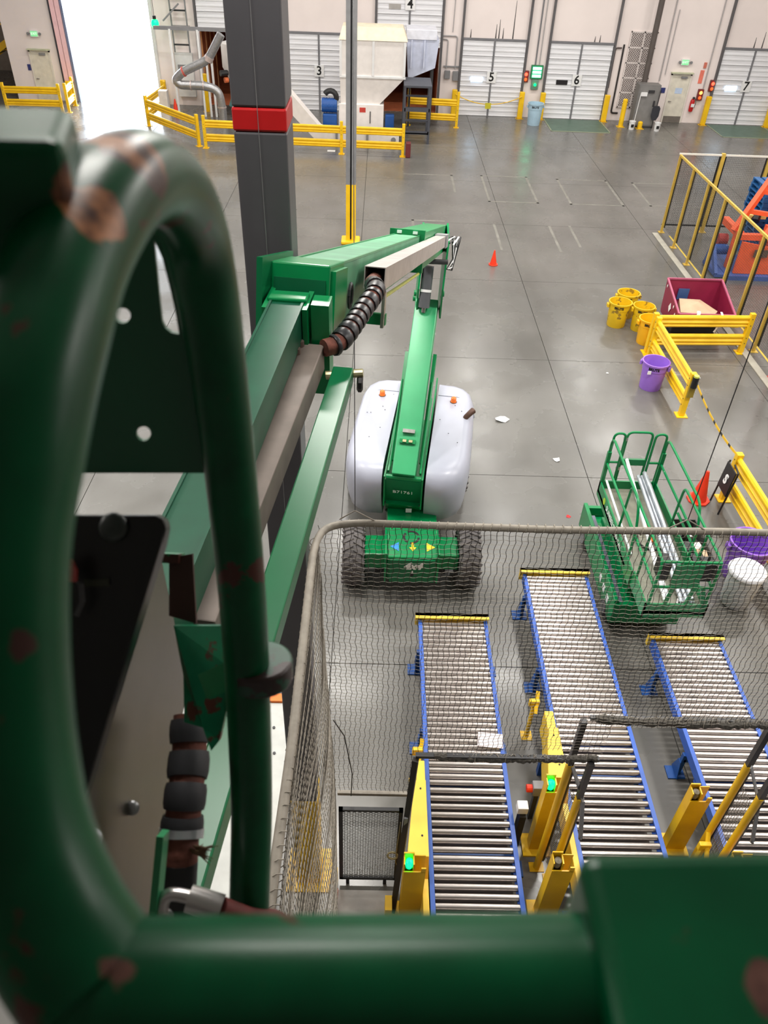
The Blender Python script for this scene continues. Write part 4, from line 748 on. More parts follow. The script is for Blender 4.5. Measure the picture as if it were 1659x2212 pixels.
# ================================================================== roller conveyors
ROLL = mat('roller_steel', (206, 198, 194), .26, metal=.85, var=.12, scale=3)
ZC = .60; RR = .038
def conveyor(x0, x1, ynear, yfar, ysplit, label, sp_far=.088, sp_near=.11, feet=()):
    t = thing('roller_conveyor', label, 'conveyor', ((x0+x1)/2, (ynear+yfar)/2, 0), 'roller conveyors')
    for s, x in ((1, x0), (-1, x1)):
        xi = x+s*.055
        g = MB(); g.bx(min(x, x+s*.012), max(x, x+s*.012), ynear, yfar, ZC-.14, ZC); g.bx(min(x, xi), max(x, xi), ynear, yfar, ZC, ZC+.012); g.bx(min(x, xi), max(x, xi), ynear, yfar, ZC-.15, ZC-.138); g.build('side_rail', BLUE, t)
    rmesh = None; y = yfar-.05
    ysl = []
    while y > ynear+.05:
        ysl.append(y); y -= sp_far if y > ysplit else sp_near
    for y in ysl:
        if rmesh is None:
            o = MB().cyl((x0+.058, 0, 0), (x1-.058, 0, 0), RR, n=12).build('roller', ROLL, t, smooth=True); rmesh = o.data
            ax = MB().cyl((x0+.02, 0, 0), (x1-.02, 0, 0), .008, n=6).build('axle', DKSTEEL, o); amesh = ax.data
        else:
            o = bpy.data.objects.new('roller', rmesh); COL.objects.link(o); o.parent = t; o.matrix_parent_inverse = Matrix.Translation(-wloc(t))
        o.location = (0, y, ZC-.025)
    for y in feet:
        for s, x in ((-1, x0), (1, x1)):
            l = MB(); l.bx(x+s*.0-.03, x+.03, y-.03, y+.03, .02, ZC-.15); lg = l.build('leg', BLUED, t)
            MB().prism([(-.12, 0), (.12, 0), (.04, .28), (-.04, .28)], (x+s*.03, y, .02), (0, 1, 0), (0, 0, 1), s*.012).build('gusset', BLUED, lg); MB().bx(x-.12+s*.03, x+.12+s*.03, y-.1, y+.1, 0, .02).build('foot_plate', BLUED, lg)
        MB().bx(x0, x1, y-.03, y+.03, .3, .36).build('cross_member', BLUED, t)
    for y in (ysplit,): MB().bx(x0, x1, y-.03, y+.03, ZC-.2, ZC-.13).build('cross_member', BLUE, t)
    es = MB(); es.bx(x0-.05, x1+.02, yfar, yfar+.06, ZC-.12, ZC+.10); es.bx(x0-.05, x1+.02, yfar-.05, yfar+.06, ZC+.085, ZC+.10); es.build('end_stop', YELP, t)
    # drip pan under the rollers
    MB().bx(x0+.06, x1-.06, ynear, ysplit, .30, .31).build('pan', mat('dark_pan', (70, 62, 60), .7), t)
    return t
conveyor(.79, 1.86, 2.6, 8.2, 5.5, 'roller conveyor with blue rails, leftmost of the three', feet=(7.7, 6.3, 4.6, 3.1))
conveyor(2.57, 3.65, 2.6, 9.28, 6.1, 'roller conveyor with blue rails, middle of the three and longest', feet=(8.9, 7.4, 5.7, 4.0))
conveyor(4.36, 5.44, 2.6, 7.9, 5.6, 'roller conveyor with blue rails, rightmost of the three', feet=(7.4, 6.0, 4.4))
tag(MB().add([(1.50, 5.93, .64), (1.84, 5.9, .64), (1.86, 6.12, .642), (1.53, 6.15, .642), (1.50, 5.93, .643), (1.84, 5.9, .643), (1.86, 6.12, .645), (1.53, 6.15, .645)], [(0, 1, 2, 3), (7, 6, 5, 4), (0, 4, 5, 1), (1, 5, 6, 2), (2, 6, 7, 3), (3, 7, 4, 0)]).build('paper_sheet', mat('pinkish_sheet', (232, 220, 224), .6)), 'pale sheet lying on the rollers of the left conveyor', 'paper')
# chain guards
def guard(x0, x1, ya, yb, yc, label):
    t = thing('drive_guard', label, 'guard', ((x0+x1)/2, (ya+yb)/2, 0))
    MB().prism([(x0, ya), (x1, ya), (x1, yb), (x0+.13, yb), (x0+.08, yb-.25)], (0, 0, .40), (1, 0, 0), (0, 1, 0), .52).build('guard_box', YELP, t, bevel=.008)
    MB().bx(x0+.14, x1, yb, yb+.32, .4, .84).build('rear_cover', YELP, t, bevel=.008); MB().bx(x1-.07, x1, yc, ya-.02, .38, .68).build('side_cover', YELP, t, bevel=.006)
    MB().add([(x0+.02, ya, .90), (x1, ya, .90), (x1, ya-.02, .45), (x1-.1, ya-.14, .45), (x1, ya-.14, .68), (x1-.1, ya-.14, .68)], [(0, 1, 2), (0, 2, 3), (0, 3, 5), (0, 5, 4, 1), (1, 4, 2), (2, 4, 5, 3)]).build('nose', mat('amber_sheet_metal', (240, 180, 40), .42), t)
    for y in (ya+.1, yb-.1): MB().bx(x0+.1, x1-.03, y-.04, y+.04, 0, .4).build('stand', BLUED, t)
    for y in (ya+.25, yb-.12): MB().cyl((x0+.18, y, .92), (x0+.18, y, .926), .012, n=8).build('bolt_head', INK, t)
    for y in (yc+.3, yc+.02): MB().bx(x1-.09, x1-.03, y, y+.05, 0, .38).build('stand', BLUED, t)
guard(.52, .77, 4.28, 5.25, 2.7, 'yellow sheet-metal drive guard beside the left conveyor'); guard(2.29, 2.55, 5.25, 6.05, 2.9, 'yellow sheet-metal drive guard beside the middle conveyor')
# light stands (muting sensor columns)
def stand(x, y, h, lit, label):
    t = thing('sensor_stand', label, 'sensor post', (x, y, 0)); w = .24
    g = MB(); g.bx(x-w/2, x+w/2, y-.015, y, .03, h-.14); g.bx(x-w/2, x-w/2+.012, y, y+.12, .03, h); g.bx(x+w/2-.05, x+w/2, y-.015, y, h-.15, h-.06); g.bx(x-.02, x-.005, y, y+.12, .03, h); g.bx(x-w/2, x-.005, y+.105, y+.12, .03, h+.04); g.bx(x-.02, x+w/2, y+.11, y+.12, .03, h-.02); g.build('housing', YEL, t)
    MB().lathe((x-.06, y+.05, h-.14), [(0, 0), (.035, .0), (.045, .05), (.04, .12), (0, .14)], 12).build('lamp', GLOWG if lit else mat('grey_lens', (130, 124, 110), .4), t, smooth=True); MB().bx(x-.1, x-.03, y+.02, y+.1, h-.16, h-.142).build('lamp_seat', BLACK, t)
    MB().bx(x-.2, x+.16, y-.1, y+.2, 0, .03).build('base_plate', YEL, t)
stand(.58, 3.98, 1.34, True, 'yellow sensor post with lit green lamp beside the left conveyor'); stand(2.2, 4.02, 1.34, False, 'yellow sensor post with unlit lamp left of the middle conveyor')
stand(2.24, 4.86, 1.5, True, 'yellow sensor post with lit green lamp behind the mesh left of the middle conveyor'); stand(4.0, 4.9, 1.3, False, 'yellow sensor post between middle and right conveyors'); stand(4.18, 4.05, 1.36, False, 'yellow sensor post cut by the right frame edge')
for x, y, l in ((.70, 5.75, 'yellow pipe bracket at the far end of the left drive guard'), (2.33, 6.55, 'yellow pipe bracket at the far end of the middle drive guard'), (4.05, 4.55, 'yellow clamp bracket at the foot of the right pair of net posts')):
    t = thing('pipe_bracket', l, 'bracket', (x, y, 0)); MB().bx(x-.02, x+.02, y-.03, y+.03, .01, .8).build('stem', YEL, t); MB().bx(x-.08, x+.06, y-.05, y+.01, .74, .86).build('clamp', YEL, t, bevel=.01); MB().cyl((x, y-.14, .72), (x+.05, y+.1, .9), .028, n=10).build('pipe_stub', YEL, t); MB().bx(x-.08, x+.08, y-.08, y+.08, 0, .01).build('foot_plate', YEL, t)
es = thing('emergency_button', 'orange emergency button box beside the middle drive guard', 'button', (2.2, 5.3, 0)); MB().bx(2.17, 2.23, 5.27, 5.33, 0, .6).build('stem', DKSTEEL, es); MB().bx(2.13, 2.27, 5.24, 5.36, .6, .78).build('box', GREY, es, bevel=.01); MB().cyl((2.13, 5.3, .69), (2.06, 5.3, .69), .05).build('button', CONE, es)
rb = thing('reflector_box', 'small grey-white box on a black bracket left of the middle guard', 'box', (2.17, 4.72, 0)); MB().bx(1.92, 2.0, 4.9, 5.02, .0, .7).build('bracket', BLACK, rb); MB().bx(1.89, 2.02, 4.94, 5.06, .7, .82).build('box', LABELW, rb, bevel=.01)

# ================================================================== safety net and its frame
NET = mat('net_cord', (66, 60, 54), .8, var=.2); NETL = mat('net_cord_pale', (160, 152, 140), .8, var=.2); NPIPE = mat('net_pipe', (150, 142, 130), .55, var=.15, scale=15)
HEM = mat('net_bundle', (84, 80, 74), .9, var=.4, scale=40, bump=1.0)
NY, NZ, NXL, NXR, NYN = 4.6, 5.60, -.42, 4.75, 1.55
nt_ = thing('safety_net', 'large hanging safety net of grey cord over the conveyors on a pipe frame', 'net', (1.5, 4.6, 0))
corner = [(NXL-.03, NYN, NZ-.02), (NXL, 2.6, NZ), (NXL, NY-.3, NZ), (NXL+.06, NY-.06, NZ), (NXL+.3, NY, NZ), (1.5, NY, NZ-.02), (2.8, NY+.01, NZ), (NXR, NY, NZ)]
MB().tube(fillet(corner, .15, 4), .03, 10).build('frame_pipe', NPIPE, nt_, smooth=True)
wr = MB()
for k in range(70):
    x = NXL+.25+k*.07; wr.tube(arc((x, NY, NZ-.01), .034, 0, 330, 7, (.25, 1, 0), (.15, 0, 1)), .0035, 4)
for k in range(38):
    y = NYN+.05+k*.075; wr.tube(arc((NXL, y, NZ-.01), .034, 0, 330, 7, (1, .25, 0), (0, .15, 1)), .0035, 4)
wr.build('lashing_cord', NETL, nt_, kind='stuff')
def zb(x):
    if x < .55: return 1.74
    if x < 2.38: return 2.56
    if x < 2.5: return 2.56+(x-2.38)/.12*.52
    return 3.08
C = .05
def npt(x, z):
    s = (NZ-z)
    return Vector((x+.012*math.sin(z*2.3+x)+.008*math.sin(z*37+x*2), NY+.03*math.sin(x*3.1+z*.8)*min(1, s)-.02*s/3, z+.006*math.sin(x*61)+.012*math.sin(x*2.7+z)))
gv = MB(); gh = MB(); n = int((NXR-NXL)/C)
for i in range(n+1):
    x = NXL+.02+i*C; zbot = zb(x); m_ = max(2, int((NZ-.03-zbot)/C))
    gv.tube([npt(x, NZ-.03-(NZ-.03-zbot)*j/m_) for j in range(m_+1)], .0027, 3, cap=False)
j = 0; z = NZ-.06
while z > 1.76:
    xr = NXR if z > 3.08 else (2.45 if z > 2.56 else .55)
    m_ = int((xr-NXL)/(C/2)); gh.tube([npt(NXL+.02+(xr-NXL-.02)*k/m_, z) for k in range(m_+1)], .0021, 3, cap=False); z -= C
def lpt(y, z):
    s = NZ-z
    return Vector((NXL+.02+.05*math.sin(y*2.2)*min(1, s)+.10*min(1, s/3)+.01*math.sin(z*40), y, z+.006*math.sin(y*60)-.05*math.sin(y*1.6)))
gl = MB(); ny = int((NY-NYN)/C)
for i in range(ny+1):
    y = NY-.02-i*C; m_ = 40; gl.tube([lpt(y, NZ-.03-(NZ-.4)*k/m_) for k in range(m_+1)], .0026, 3, cap=False)
z = NZ-.06
while z > .45:
    m_ = int((NY-NYN)/(C/2)); gl.tube([lpt(NY-.02-(NY-NYN)*k/m_, z) for k in range(m_+1)], .0026, 3, cap=False); z -= C
gv.build('net_uprights', NET, nt_, kind='stuff'); gh.build('net_crosslines', NETL, nt_, kind='stuff'); gl.build('net_side_panel', NETL, nt_, kind='stuff')
def hem(p0, p1, r, nm='hem_bundle'):
    rr = random.Random(5); m_ = 60; p0 = Vector(p0); p1 = Vector(p1)
    MB().tube([p0.lerp(p1, k/m_)+Vector((0, rr.uniform(-.008, .008), rr.uniform(-.01, .01)-.04*math.sin(math.pi*k/m_))) for k in range(m_+1)], [r*rr.uniform(.75, 1.25) for _ in range(m_+1)], 8).build(nm, HEM, nt_)
    g = MB()
    for k in range(90):
        c = p0.lerp(p1, rr.random())+Vector((0, 0, -.02)); g.tube(arc(c, r*rr.uniform(.9, 1.4), rr.uniform(0, 90), rr.uniform(180, 340), 6, Vector((rr.uniform(.2, 1), rr.uniform(-1, 1), 0)), Vector((0, .4, 1))), .003, 3, cap=False)
    g.build('loose_cord', NETL, nt_, kind='stuff')
hem((.72, 4.52, 2.55), (2.40, 4.52, 2.58), .034); hem((2.3, 4.62, 3.10), (4.75, 4.62, 3.10), .04)
MB().bx(.53, 2.42, 4.50, 4.55, 2.535, 2.575).build('hem_bar', DKSTEEL, nt_); MB().bx(2.25, 4.75, 4.63, 4.67, 3.06, 3.10).build('hem_bar', DKSTEEL, nt_); MB().bx(-.28, .55, 4.56, 4.60, 1.70, 1.745).build('hem_bar', NPIPE, nt_)
MB().tube([(-.3, 4.4, 3.3), (-.2, 4.5, 2.9), (-.12, 4.52, 2.2), (-.13, 4.53, 1.75)], .006, 5).build('hanging_cord', BLACK, nt_)
# hangers
for x, l in ((-.12, 'left'), (2.47, 'right')):
    y = NY; t = MB().tube([(x-.12, y, NZ+.03), (x, y, NZ+.12), (x+.16, y, NZ+.02)], .006, 5).build('hanger_bridle', NPIPE, nt_); MB().cyl((x, y, NZ+.12), ((x, y, 11.9) if x > 0 else (-.45, 12.25, 11.9)), .004, n=5).build('hanger_cable', DKSTEEL, nt_)
# post pairs that carry the net: yellow below, black above, a mesh wing and flat struts between
def net_frame(pa, pb, sx, label):
    t = thing('net_frame', label, 'net frame', (pa[0], pa[1], 0), 'net frames')
    for x, y, zy, zt in (pa, pb):
        p = MB().cyl((x, y, .012), (x, y, zy), .042, n=12).build('yellow_tube', YEL, t, smooth=True); MB().bx(x-.03, x+.03, y-.03, y+.03, zy, zt).build('black_tube', DKSTEEL, t)
        MB().bx(x-.09, x+.09, y-.06, y+.06, 0, .012).build('foot_plate', YEL, p); MB().bx(x+.04, x+.06, y-.02, y+.02, .2, zy-.05).build('edge_strip', BLACK, p)
    a = Vector((pa[0]+.06, pa[1]-.03, 0)); b = Vector((pb[0]-.03, pb[1]+.03, 0)); L = (b-a).length; g = MB(); d = (b-a)/L; z0, z1 = .25, 1.9
    for k in range(int(L/.035)+1): g.beam(a+d*(k*.035)+Vector((0, 0, z0)), a+d*(k*.035)+Vector((0, 0, z1)), .004, .004)
    for k in range(int((z1-z0)/.035)): g.beam(a+Vector((0, 0, z0+k*.035)), b+Vector((0, 0, z0+k*.035)), .004, .004)
    g.build('wire_mesh', mat('grey_wire', (120, 116, 110), .5), t, kind='stuff')
    MB().beam((sx-.06, 4.62, 2.32), (sx+.12, 4.46, 1.86), .05, .012).build('flat_strut', GREY, t); MB().beam((sx+.12, 4.46, 1.84), (sx+.16, 4.3, 1.35), .05, .012).build('flat_strut', GREY, t); MB().cyl((sx+.155, 4.28, 1.36), (sx+.155, 4.32, 1.36), .015).build('strut_bolt', DKSTEEL, t)
net_frame((2.19, 4.63, 2.3, 3.06), (2.34, 4.49, 1.88, 2.54), 2.26, 'pair of yellow and black net posts left of the middle conveyor')
net_frame((4.14, 4.69, 2.25, 3.06), (4.24, 4.43, 2.05, 3.0), 4.18, 'pair of yellow and black net posts left of the right conveyor')
# gate below the net
ga = thing('mesh_gate', 'black framed diamond mesh gate under the net, left of the conveyor', 'gate', (.1, 4.4, 0))
GX0, GX1, GY, GZ0, GZ1 = -.26, .44, 4.40, .12, 1.72
for a in ((GX0, GX0+.045, GZ0, GZ1), (GX1-.045, GX1, GZ0, GZ1), (GX0, GX1, GZ0, GZ0+.05), (GX0, GX1, GZ1-.04, GZ1)): MB().bx(a[0], a[1], GY-.02, GY+.02, a[2], a[3]).build('frame_bar', BLACK, ga)
g = MB(); wd = GX1-GX0-.09; hh = GZ1-GZ0-.09; cw, chh = .06, .035; sl_ = chh/cw
k = -int(wd*sl_/chh)-1
while k*chh < hh+wd*sl_:
    for sg in (1, -1):
        z0 = k*chh; pts = []
        ta = max(0, -z0/(wd*sl_)); tb = min(1, (hh-z0)/(wd*sl_))
        if tb-ta > .01:
            xa, xb = ta*wd, tb*wd
            if sg < 0: xa, xb = wd-xa, wd-xb
            g.beam((GX0+.045+xa, GY, GZ0+.045+z0+ta*wd*sl_), (GX0+.045+xb, GY, GZ0+.045+z0+tb*wd*sl_), .004, .006, (0, 1, 0))
    k += 1
g.build('diamond_mesh', mat('gate_wire', (74, 74, 72), .5), ga, kind='stuff')
MB().tube(arc((.36, GY-.03, .75), .06, 0, 360, 10, (1, 0, 0), (0, .3, .7)), .012, 6).build('coiled_rope', mat('rope', (150, 138, 100), .8), ga); MB().tube([(.42, GY-.03, 1.5), (.4, GY-.04, 1.0), (.4, GY-.03, .6), (.45, GY-.03, .4)], .005, 5).build('cord', mat('rope', (150, 138, 100), .8), ga)
for x in (GX0+.1, GX1-.15): MB().bx(x-.02, x+.02, GY-.015, GY+.015, 0.0, GZ0).build('drop_foot', BLACK, ga)
gp = thing('gate_post', 'white gate post with a yellow boot at the left of the mesh gate', 'post', (-.31, 4.4, 0)); MB().bx(-.34, -.285, 4.37, 4.43, .3, 1.7).build('shaft', OFFW, gp); MB().bx(-.345, -.28, 4.36, 4.44, 0, .3).build('boot', YEL, gp)
gp = thing('gate_post', 'black post at the right of the mesh gate, holding the net edge', 'post', (.51, 4.42, 0)); MB().beam((.39, 4.06, .02), (.53, 4.49, 2.53), .06, .06).build('shaft', mat('brown_black', (44, 38, 34), .6), gp); MB().bx(.45, .49, 4.3, 4.36, 1.35, 1.7).build('edge_plate', GREY, gp); MB().bx(.29, .37, 3.95, 4.12, 0, .3).build('boot', YEL, gp)
dp = thing('floor_plate', 'pale grey steel floor plate under the mesh gate', 'plate', (.1, 3.9, 0)); MB().bx(-.28, .42, 3.0, 4.3, 0, .02).build('plate', mat('pale_plate', (176, 172, 168), .5, var=.12), dp); MB().bx(-.3, -.27, 3.0, 4.3, 0, .06).build('edge_strip', mat('rust_strip', (190, 80, 50), .5), dp)
# white machine cover left of the column
wc = thing('machine_cover', 'low white sheet-metal machine cover with an orange rear strip, left of the column', 'machine', (-1.9, 5, 0)); MB().bx(-2.9, -1.0, 2.6, 6.72, 0, .42).build('cover', mat('cover_white', (188, 190, 186), .5), wc, bevel=.01); MB().bx(-2.9, -1.0, 6.72, 6.85, 0, .46).build('rear_strip', mat('orange_strip', (230, 120, 40), .5), wc)
for x, y in ((-1.25, 6.3), (-1.2, 5.9)): MB().cyl((x, y, .42), (x, y, .435), .02, n=8).build('bolt', DKSTEEL, wc)

# ================================================================== boom lift
BL = thing('boom_lift', 'green articulated boom lift with white hoods, its boom reaching up to the near platform', 'boom lift', (.71, 11.2, 0))
def bl(mb, nm, m=None, **k): return mb.build(nm, m or GREEN, k.pop('parent', BL), **k)
# chassis
bl(MB().prism([(9.25, .42), (9.22, .97), (9.9, 1.1), (13.0, 1.1), (13.05, .45)], (.29, 0, 0), (0, 1, 0), (0, 0, 1), .84), 'chassis', bevel=.02)
fp = bl(MB().bx(.34, 1.08, 9.19, 9.225, .44, .93), 'front_plate', mat('darker_green', (0, 104, 60), .35))
text('4x4', .2, (.71, 9.187, .80), WALLROT, LABELW, fp, shear=.35, off=.008)
bl(MB().cyl((.71, 9.17, .62), (.71, 9.2, .62), .03, n=10), 'tow_eye', BLACK, parent=fp); bl(MB().bx(.695, .725, 9.18, 9.19, .64, .70), 'eye_decal', LABELW, parent=fp)
for x in (.27, 1.13): bl(MB().bx(x-.015, x+.015, 9.2, 9.9, .42, 1.06), 'frame_edge')
for y in (9.75, 12.4):
    bl(MB().bx(-.08, 1.5, y-.28, y+.2, .48, .80), 'axle_housing', bevel=.015)
    bl(MB().bx(.1, 1.3, y-.2, y+.15, .3, .48), 'axle_beam', BLACK)
# decals on the sloping nose
Rn = Matrix.Rotation(math.atan2(.13, .68), 4, 'X')
def nose(x, y): return (x, y, .97+(y-9.22)*.13/.68+.004)
dec = mat('yellow_decal', (246, 206, 40), .5); bdec = mat('blue_decal', (40, 140, 230), .5)
u_, v_ = (1, 0, 0), (0, .68, .13)
bl(MB().prism([(-.02, .06), (.02, .06), (.02, -.04), (.06, -.04), (0, -.12), (-.06, -.04), (-.02, -.04)], nose(.71, 9.46), u_, v_, .003), 'yellow_arrow', dec)
bl(MB().prism([(-.06, .09), (.08, 0), (-.06, -.09)], nose(1.0, 9.43), u_, v_, .003), 'yellow_arrow', dec); bl(MB().prism([(.06, .09), (-.08, 0), (.06, -.09)], nose(.42, 9.43), u_, v_, .003), 'blue_arrow', bdec)
for a0 in (20, 140, 260):
    q = [(math.cos(math.radians(a0+k*12))*.14, math.sin(math.radians(a0+k*12))*.14) for k in range(9)]; q += [(math.cos(math.radians(a0+96-k*12))*.105, math.sin(math.radians(a0+96-k*12))*.105) for k in range(9)]
    bl(MB().prism(q, nose(.69, 9.63), u_, v_, .003), 'swing_ring', INK)
bl(MB().bx(.60, .70, 10.19, 10.2, 1.12, 1.2), 'white_tag', LABELW)
# tyres with chevron lugs
def tyre(x, y, side):
    r, w_ = .47, .36
    prof = [(.26, -w_/2+.03), (.30, -w_/2), (.42, -w_/2), (r, -w_/2+.05), (r+.005, 0), (r, w_/2-.05), (.42, w_/2), (.30, w_/2), (.26, w_/2-.03), (.26, -w_/2+.03)]
    t = bl(MB().lathe((x, y, r+.03), prof, 36, (1, 0, 0)), 'tyre', TYRE, smooth=True)
    g = MB(); n = 22
    for k in range(n):
        for s in (-1, 1):
            a = 2*math.pi*(k+(.5 if s > 0 else 0))/n; rad = Vector((0, math.sin(a), math.cos(a))); tan = Vector((0, math.cos(a), -math.sin(a)))
            p0 = Vector((x+s*.01, y, r+.03))+rad*(r+.012)+tan*.05; p1 = Vector((x+s*(w_/2+.005), y, r+.03))+rad*(r-.01)-tan*.04
            g.beam(p0, p1, .055, .05, rad)
    bl(g, 'tread_lugs', TYRE, parent=t)
    bl(MB().lathe((x+side*.1, y, r+.03), [(0, .02), (.08, .02), (.1, -.02), (.22, -.04), (.26, .03)], 20, (side, 0, 0)), 'wheel_rim', GREEN, parent=t, smooth=True)
for y in (9.75, 12.4):
    tyre(-.27, y, -1); tyre(1.69, y, 1)
bl(MB().cyl((.71, 11.5, 1.1), (.71, 11.5, 1.24), .42, n=24), 'slew_ring', DKSTEEL)
# turret in its own frame, turned 7.4 degrees
TA = math.radians(-7.4)
def tw(u, v, z): return Vector((.71+u*math.cos(TA)-v*math.sin(TA), 11.5+u*math.sin(TA)+v*math.cos(TA), z))
def tprism(poly, u0, u1, nm, m=None, **k):
    n = len(poly); vs = [tw(u0, a, b) for a, b in poly]+[tw(u1, a, b) for a, b in poly]
    return bl(MB().add(vs, [tuple(range(n))[::-1], tuple(range(n, 2*n))]+[(i, (i+1) % n, n+(i+1) % n, n+i) for i in range(n)]), nm, m, **k)
tprism([(-1.1, .95), (-1.35, 1.3), (-1.0, 1.35), (1.3, 1.35), (1.3, 1.0)], -.3, .3, 'turret_frame')
fpn = tprism([(-1.14, .95), (-1.46, 1.9), (-1.42, 1.92), (-1.10, .95)], -.30, .30, 'front_cover', mat('darker_green', (0, 104, 60), .35))
a = tw(0, -1.35, 1.52); Rf = Matrix.Rotation(TA, 4, 'Z') @ Matrix.Rotation(math.radians(90)+math.atan2(.32, .95), 4, 'X')
text('B71761', .105, tw(0, -1.385, 1.60), Rf, LABELW, fpn, sx=1.1)
bl(MB().cyl(tw(-.29, -1.42, 1.93), tw(.29, -1.42, 1.93), .045, n=12), 'cover_hinge', GREEN, smooth=True)
for s in (-1, 1):
    tprism([(-1.42, 1.3), (-1.46, 1.95), (.9, 2.2), (1.3, 2.3), (1.3, 1.3)], s*.30, s*.325, 'side_plate')
    bl(MB().beam(tw(s*.265, -1.35, 1.98), tw(s*.265, .6, 2.25), .03, .05), 'edge_rail')
    for vv, zz in ((-1.35, 1.3), (-1.18, 1.0)): bl(MB().cyl(tw(s*.29, vv-.06, zz+.06), tw(s*.29, vv-.02, zz+.06), .012, n=8), 'cover_bolt', DKSTEEL)
bl(MB().bx(.36, .44, 10.33, 10.36, .98, 1.06), 'latch_bracket', BLUED)
# hoods
def hood(s):
    o2 = [(.36, -1.45), (.62, -1.47), (.82, -1.38), (.96, -1.2), (1.04, -.95), (1.07, -.6), (1.07, .3), (1.06, 1.0), (1.0, 1.28), (.88, 1.43), (.7, 1.5), (.36, 1.52)]
    lv = [(.88, .10, .27), (.95, .05, .22), (1.2, .02, .12), (1.55, 0, .02), (1.78, .0, 0), (1.92, .02, .02), (2.01, .06, .06), (2.06, .12, .11), (2.08, .2, .2)]
    vs = []; n = len(o2)
    for z, ins, sh in lv:
        for u, v in o2:
            uu = .36+(u-.36)*(1-ins/.71); vv = v*(1-ins/1.9)
            if v < -.4: vv += sh*min(1, (-.4-v)/1.0)
            vs.append(tw(s*uu, vv, z+(.03*(v/1.5) if z > 1.9 else 0)))
    fs = [(i*n+k, i*n+(k+1) % n, (i+1)*n+(k+1) % n, (i+1)*n+k) for i in range(len(lv)-1) for k in range(n)]+[tuple(range(n))[::-1], tuple(range((len(lv)-1)*n, len(lv)*n))]
    h_ = bl(MB().add(vs, fs), 'engine_hood', HOODW, smooth=True, ang=55)
    zt = 2.098
    bl(MB().tube([tw(s*.37, 1.0, zt+.002), tw(s*.72, 1.0, zt+.001), tw(s*.84, .98, 2.085), tw(s*.95, .95, 2.02), tw(s*1.03, .93, 1.92), tw(s*1.07, .9, 1.75)], .011, 4), 'lid_seam', mat('seam_grey', (112, 114, 128), .5), parent=h_)
    bc_ = tw(s*.66, .83, zt-.01); b_ = bl(MB().lathe(bc_, [(0, 0), (.055, 0), (.055, .02), (.05, .03), (.05, .09), (.03, .11), (0, .11)], 14), 'beacon', mat('beacon_orange', (250, 120, 40), .3, emit=.15), smooth=True); bl(MB().lathe(bc_, [(0, -.01), (.065, -.01), (.065, .015), (0, .015)], 14), 'beacon_base', DKSTEEL, parent=b_)
    rr = random.Random(int(4+s))
    for _ in range(7):
        p = tw(s*rr.uniform(.45, .85), rr.uniform(-.7, 1.2), zt-.003); bl(MB().cyl(p, p+Vector((0, 0, .006)), .009, n=6), 'speck', DKSTEEL, parent=h_)
    return h_
hood(-1); hr = hood(1)
bl(MB().tube([tw(.86, .35, 1.95), tw(.92, .36, 2.1), tw(1.0, .42, 2.17), tw(1.03, .46, 2.18)], [.05, .05, .055, .06], 10), 'exhaust', mat('rust_brown', (98, 72, 62), .5, metal=.4), parent=hr, smooth=True)
bl(MB().bx(.30, .40, 10.44, 10.45, 1.05, 1.09), 'hood_label', LABELW, parent=hr) if False else None
# lower boom from the turret up to the knuckle
B0, B1 = Vector((.53, 10.12, 1.93)), Vector((.875, 12.42, 3.92))
bd = (B1-B0).normalized(); bxv = bd.cross(Vector((0, 0, 1))).normalized(); bz = bxv.cross(bd)
LG = mat('green_enamel_lit', (52, 160, 104), .36, var=.08, scale=2)  # lighter copy of the boom green, lamp light put into the colour
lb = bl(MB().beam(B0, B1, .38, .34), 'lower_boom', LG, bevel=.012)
p = B0+bd*.72+bz*.175; Rb = Matrix((bxv, bd, bz)).transposed()
bl(MB().box(p+bz*.03, (.2, .06, .05), Rb), 'step_plate', STEEL, parent=lb); bl(MB().box(p-bd*.17+bz*.02, (.26, .07, .03), Rb), 'cylinder_bracket', GREEN, parent=lb)
for s in (-1, 1): bl(MB().box(p-bd*.17+bxv*s*.05+bz*.045, (.06, .04, .02), Rb), 'brass_pin', mat('dull_brass', (190, 180, 140), .4, metal=.5), parent=lb)
for s in (-.255, .255): bl(MB().cyl(B0+bxv*s-bz*.05+bd*.1, B0+bxv*s+bd*1.7-bz*.1, .018, n=8), 'hydraulic_line', GREEN, parent=lb)
bl(MB().beam(B0+bxv*.24+bd*.3-bz*.2, B0+bxv*.24+bd*2.2-bz*.15, .06, .12), 'link_arm', GREEN); bl(MB().beam(B0-bxv*.24+bd*.3-bz*.2, B0-bxv*.24+bd*2.2-bz*.15, .06, .12), 'link_arm', GREEN)
bl(MB().cyl(B0+bd*1.0-bz*.3, B0+bd*2.6-bz*.35, .07, n=12), 'lift_cylinder', GREY, smooth=True)
# knuckle
U1 = Vector((.93, 12.75, 4.92)); UN = Vector((-.39, 3.8, 7.79)); ud = (UN-U1).normalized(); ux = Vector((0, 0, 1)).cross(ud).normalized(); uz = ud.cross(ux)
kn = []
for s in (-.2, .2):
    q = [Vector((.875+s, 12.2, 3.75)), Vector((.875+s, 12.75, 3.85)), Vector((.93+s, 13.05, 4.9)), Vector((.93+s, 12.8, 5.15)), Vector((.93+s, 12.35, 5.0)), Vector((.875+s, 12.1, 4.3))]
    bl(MB().add(q+[c+Vector((.03, 0, 0)) for c in q], [tuple(range(6))[::-1], tuple(range(6, 12))]+[(i, (i+1) % 6, 6+(i+1) % 6, 6+i) for i in range(6)]), 'knuckle_plate', GREEN)
    for yy, zz in ((12.2, 4.2), (12.45, 4.0)): bl(MB().cyl((.875+s*1.25, yy-.02, zz), (.875+s*1.05, yy-.02, zz), .05, n=10), 'pivot_boss', GREEN)
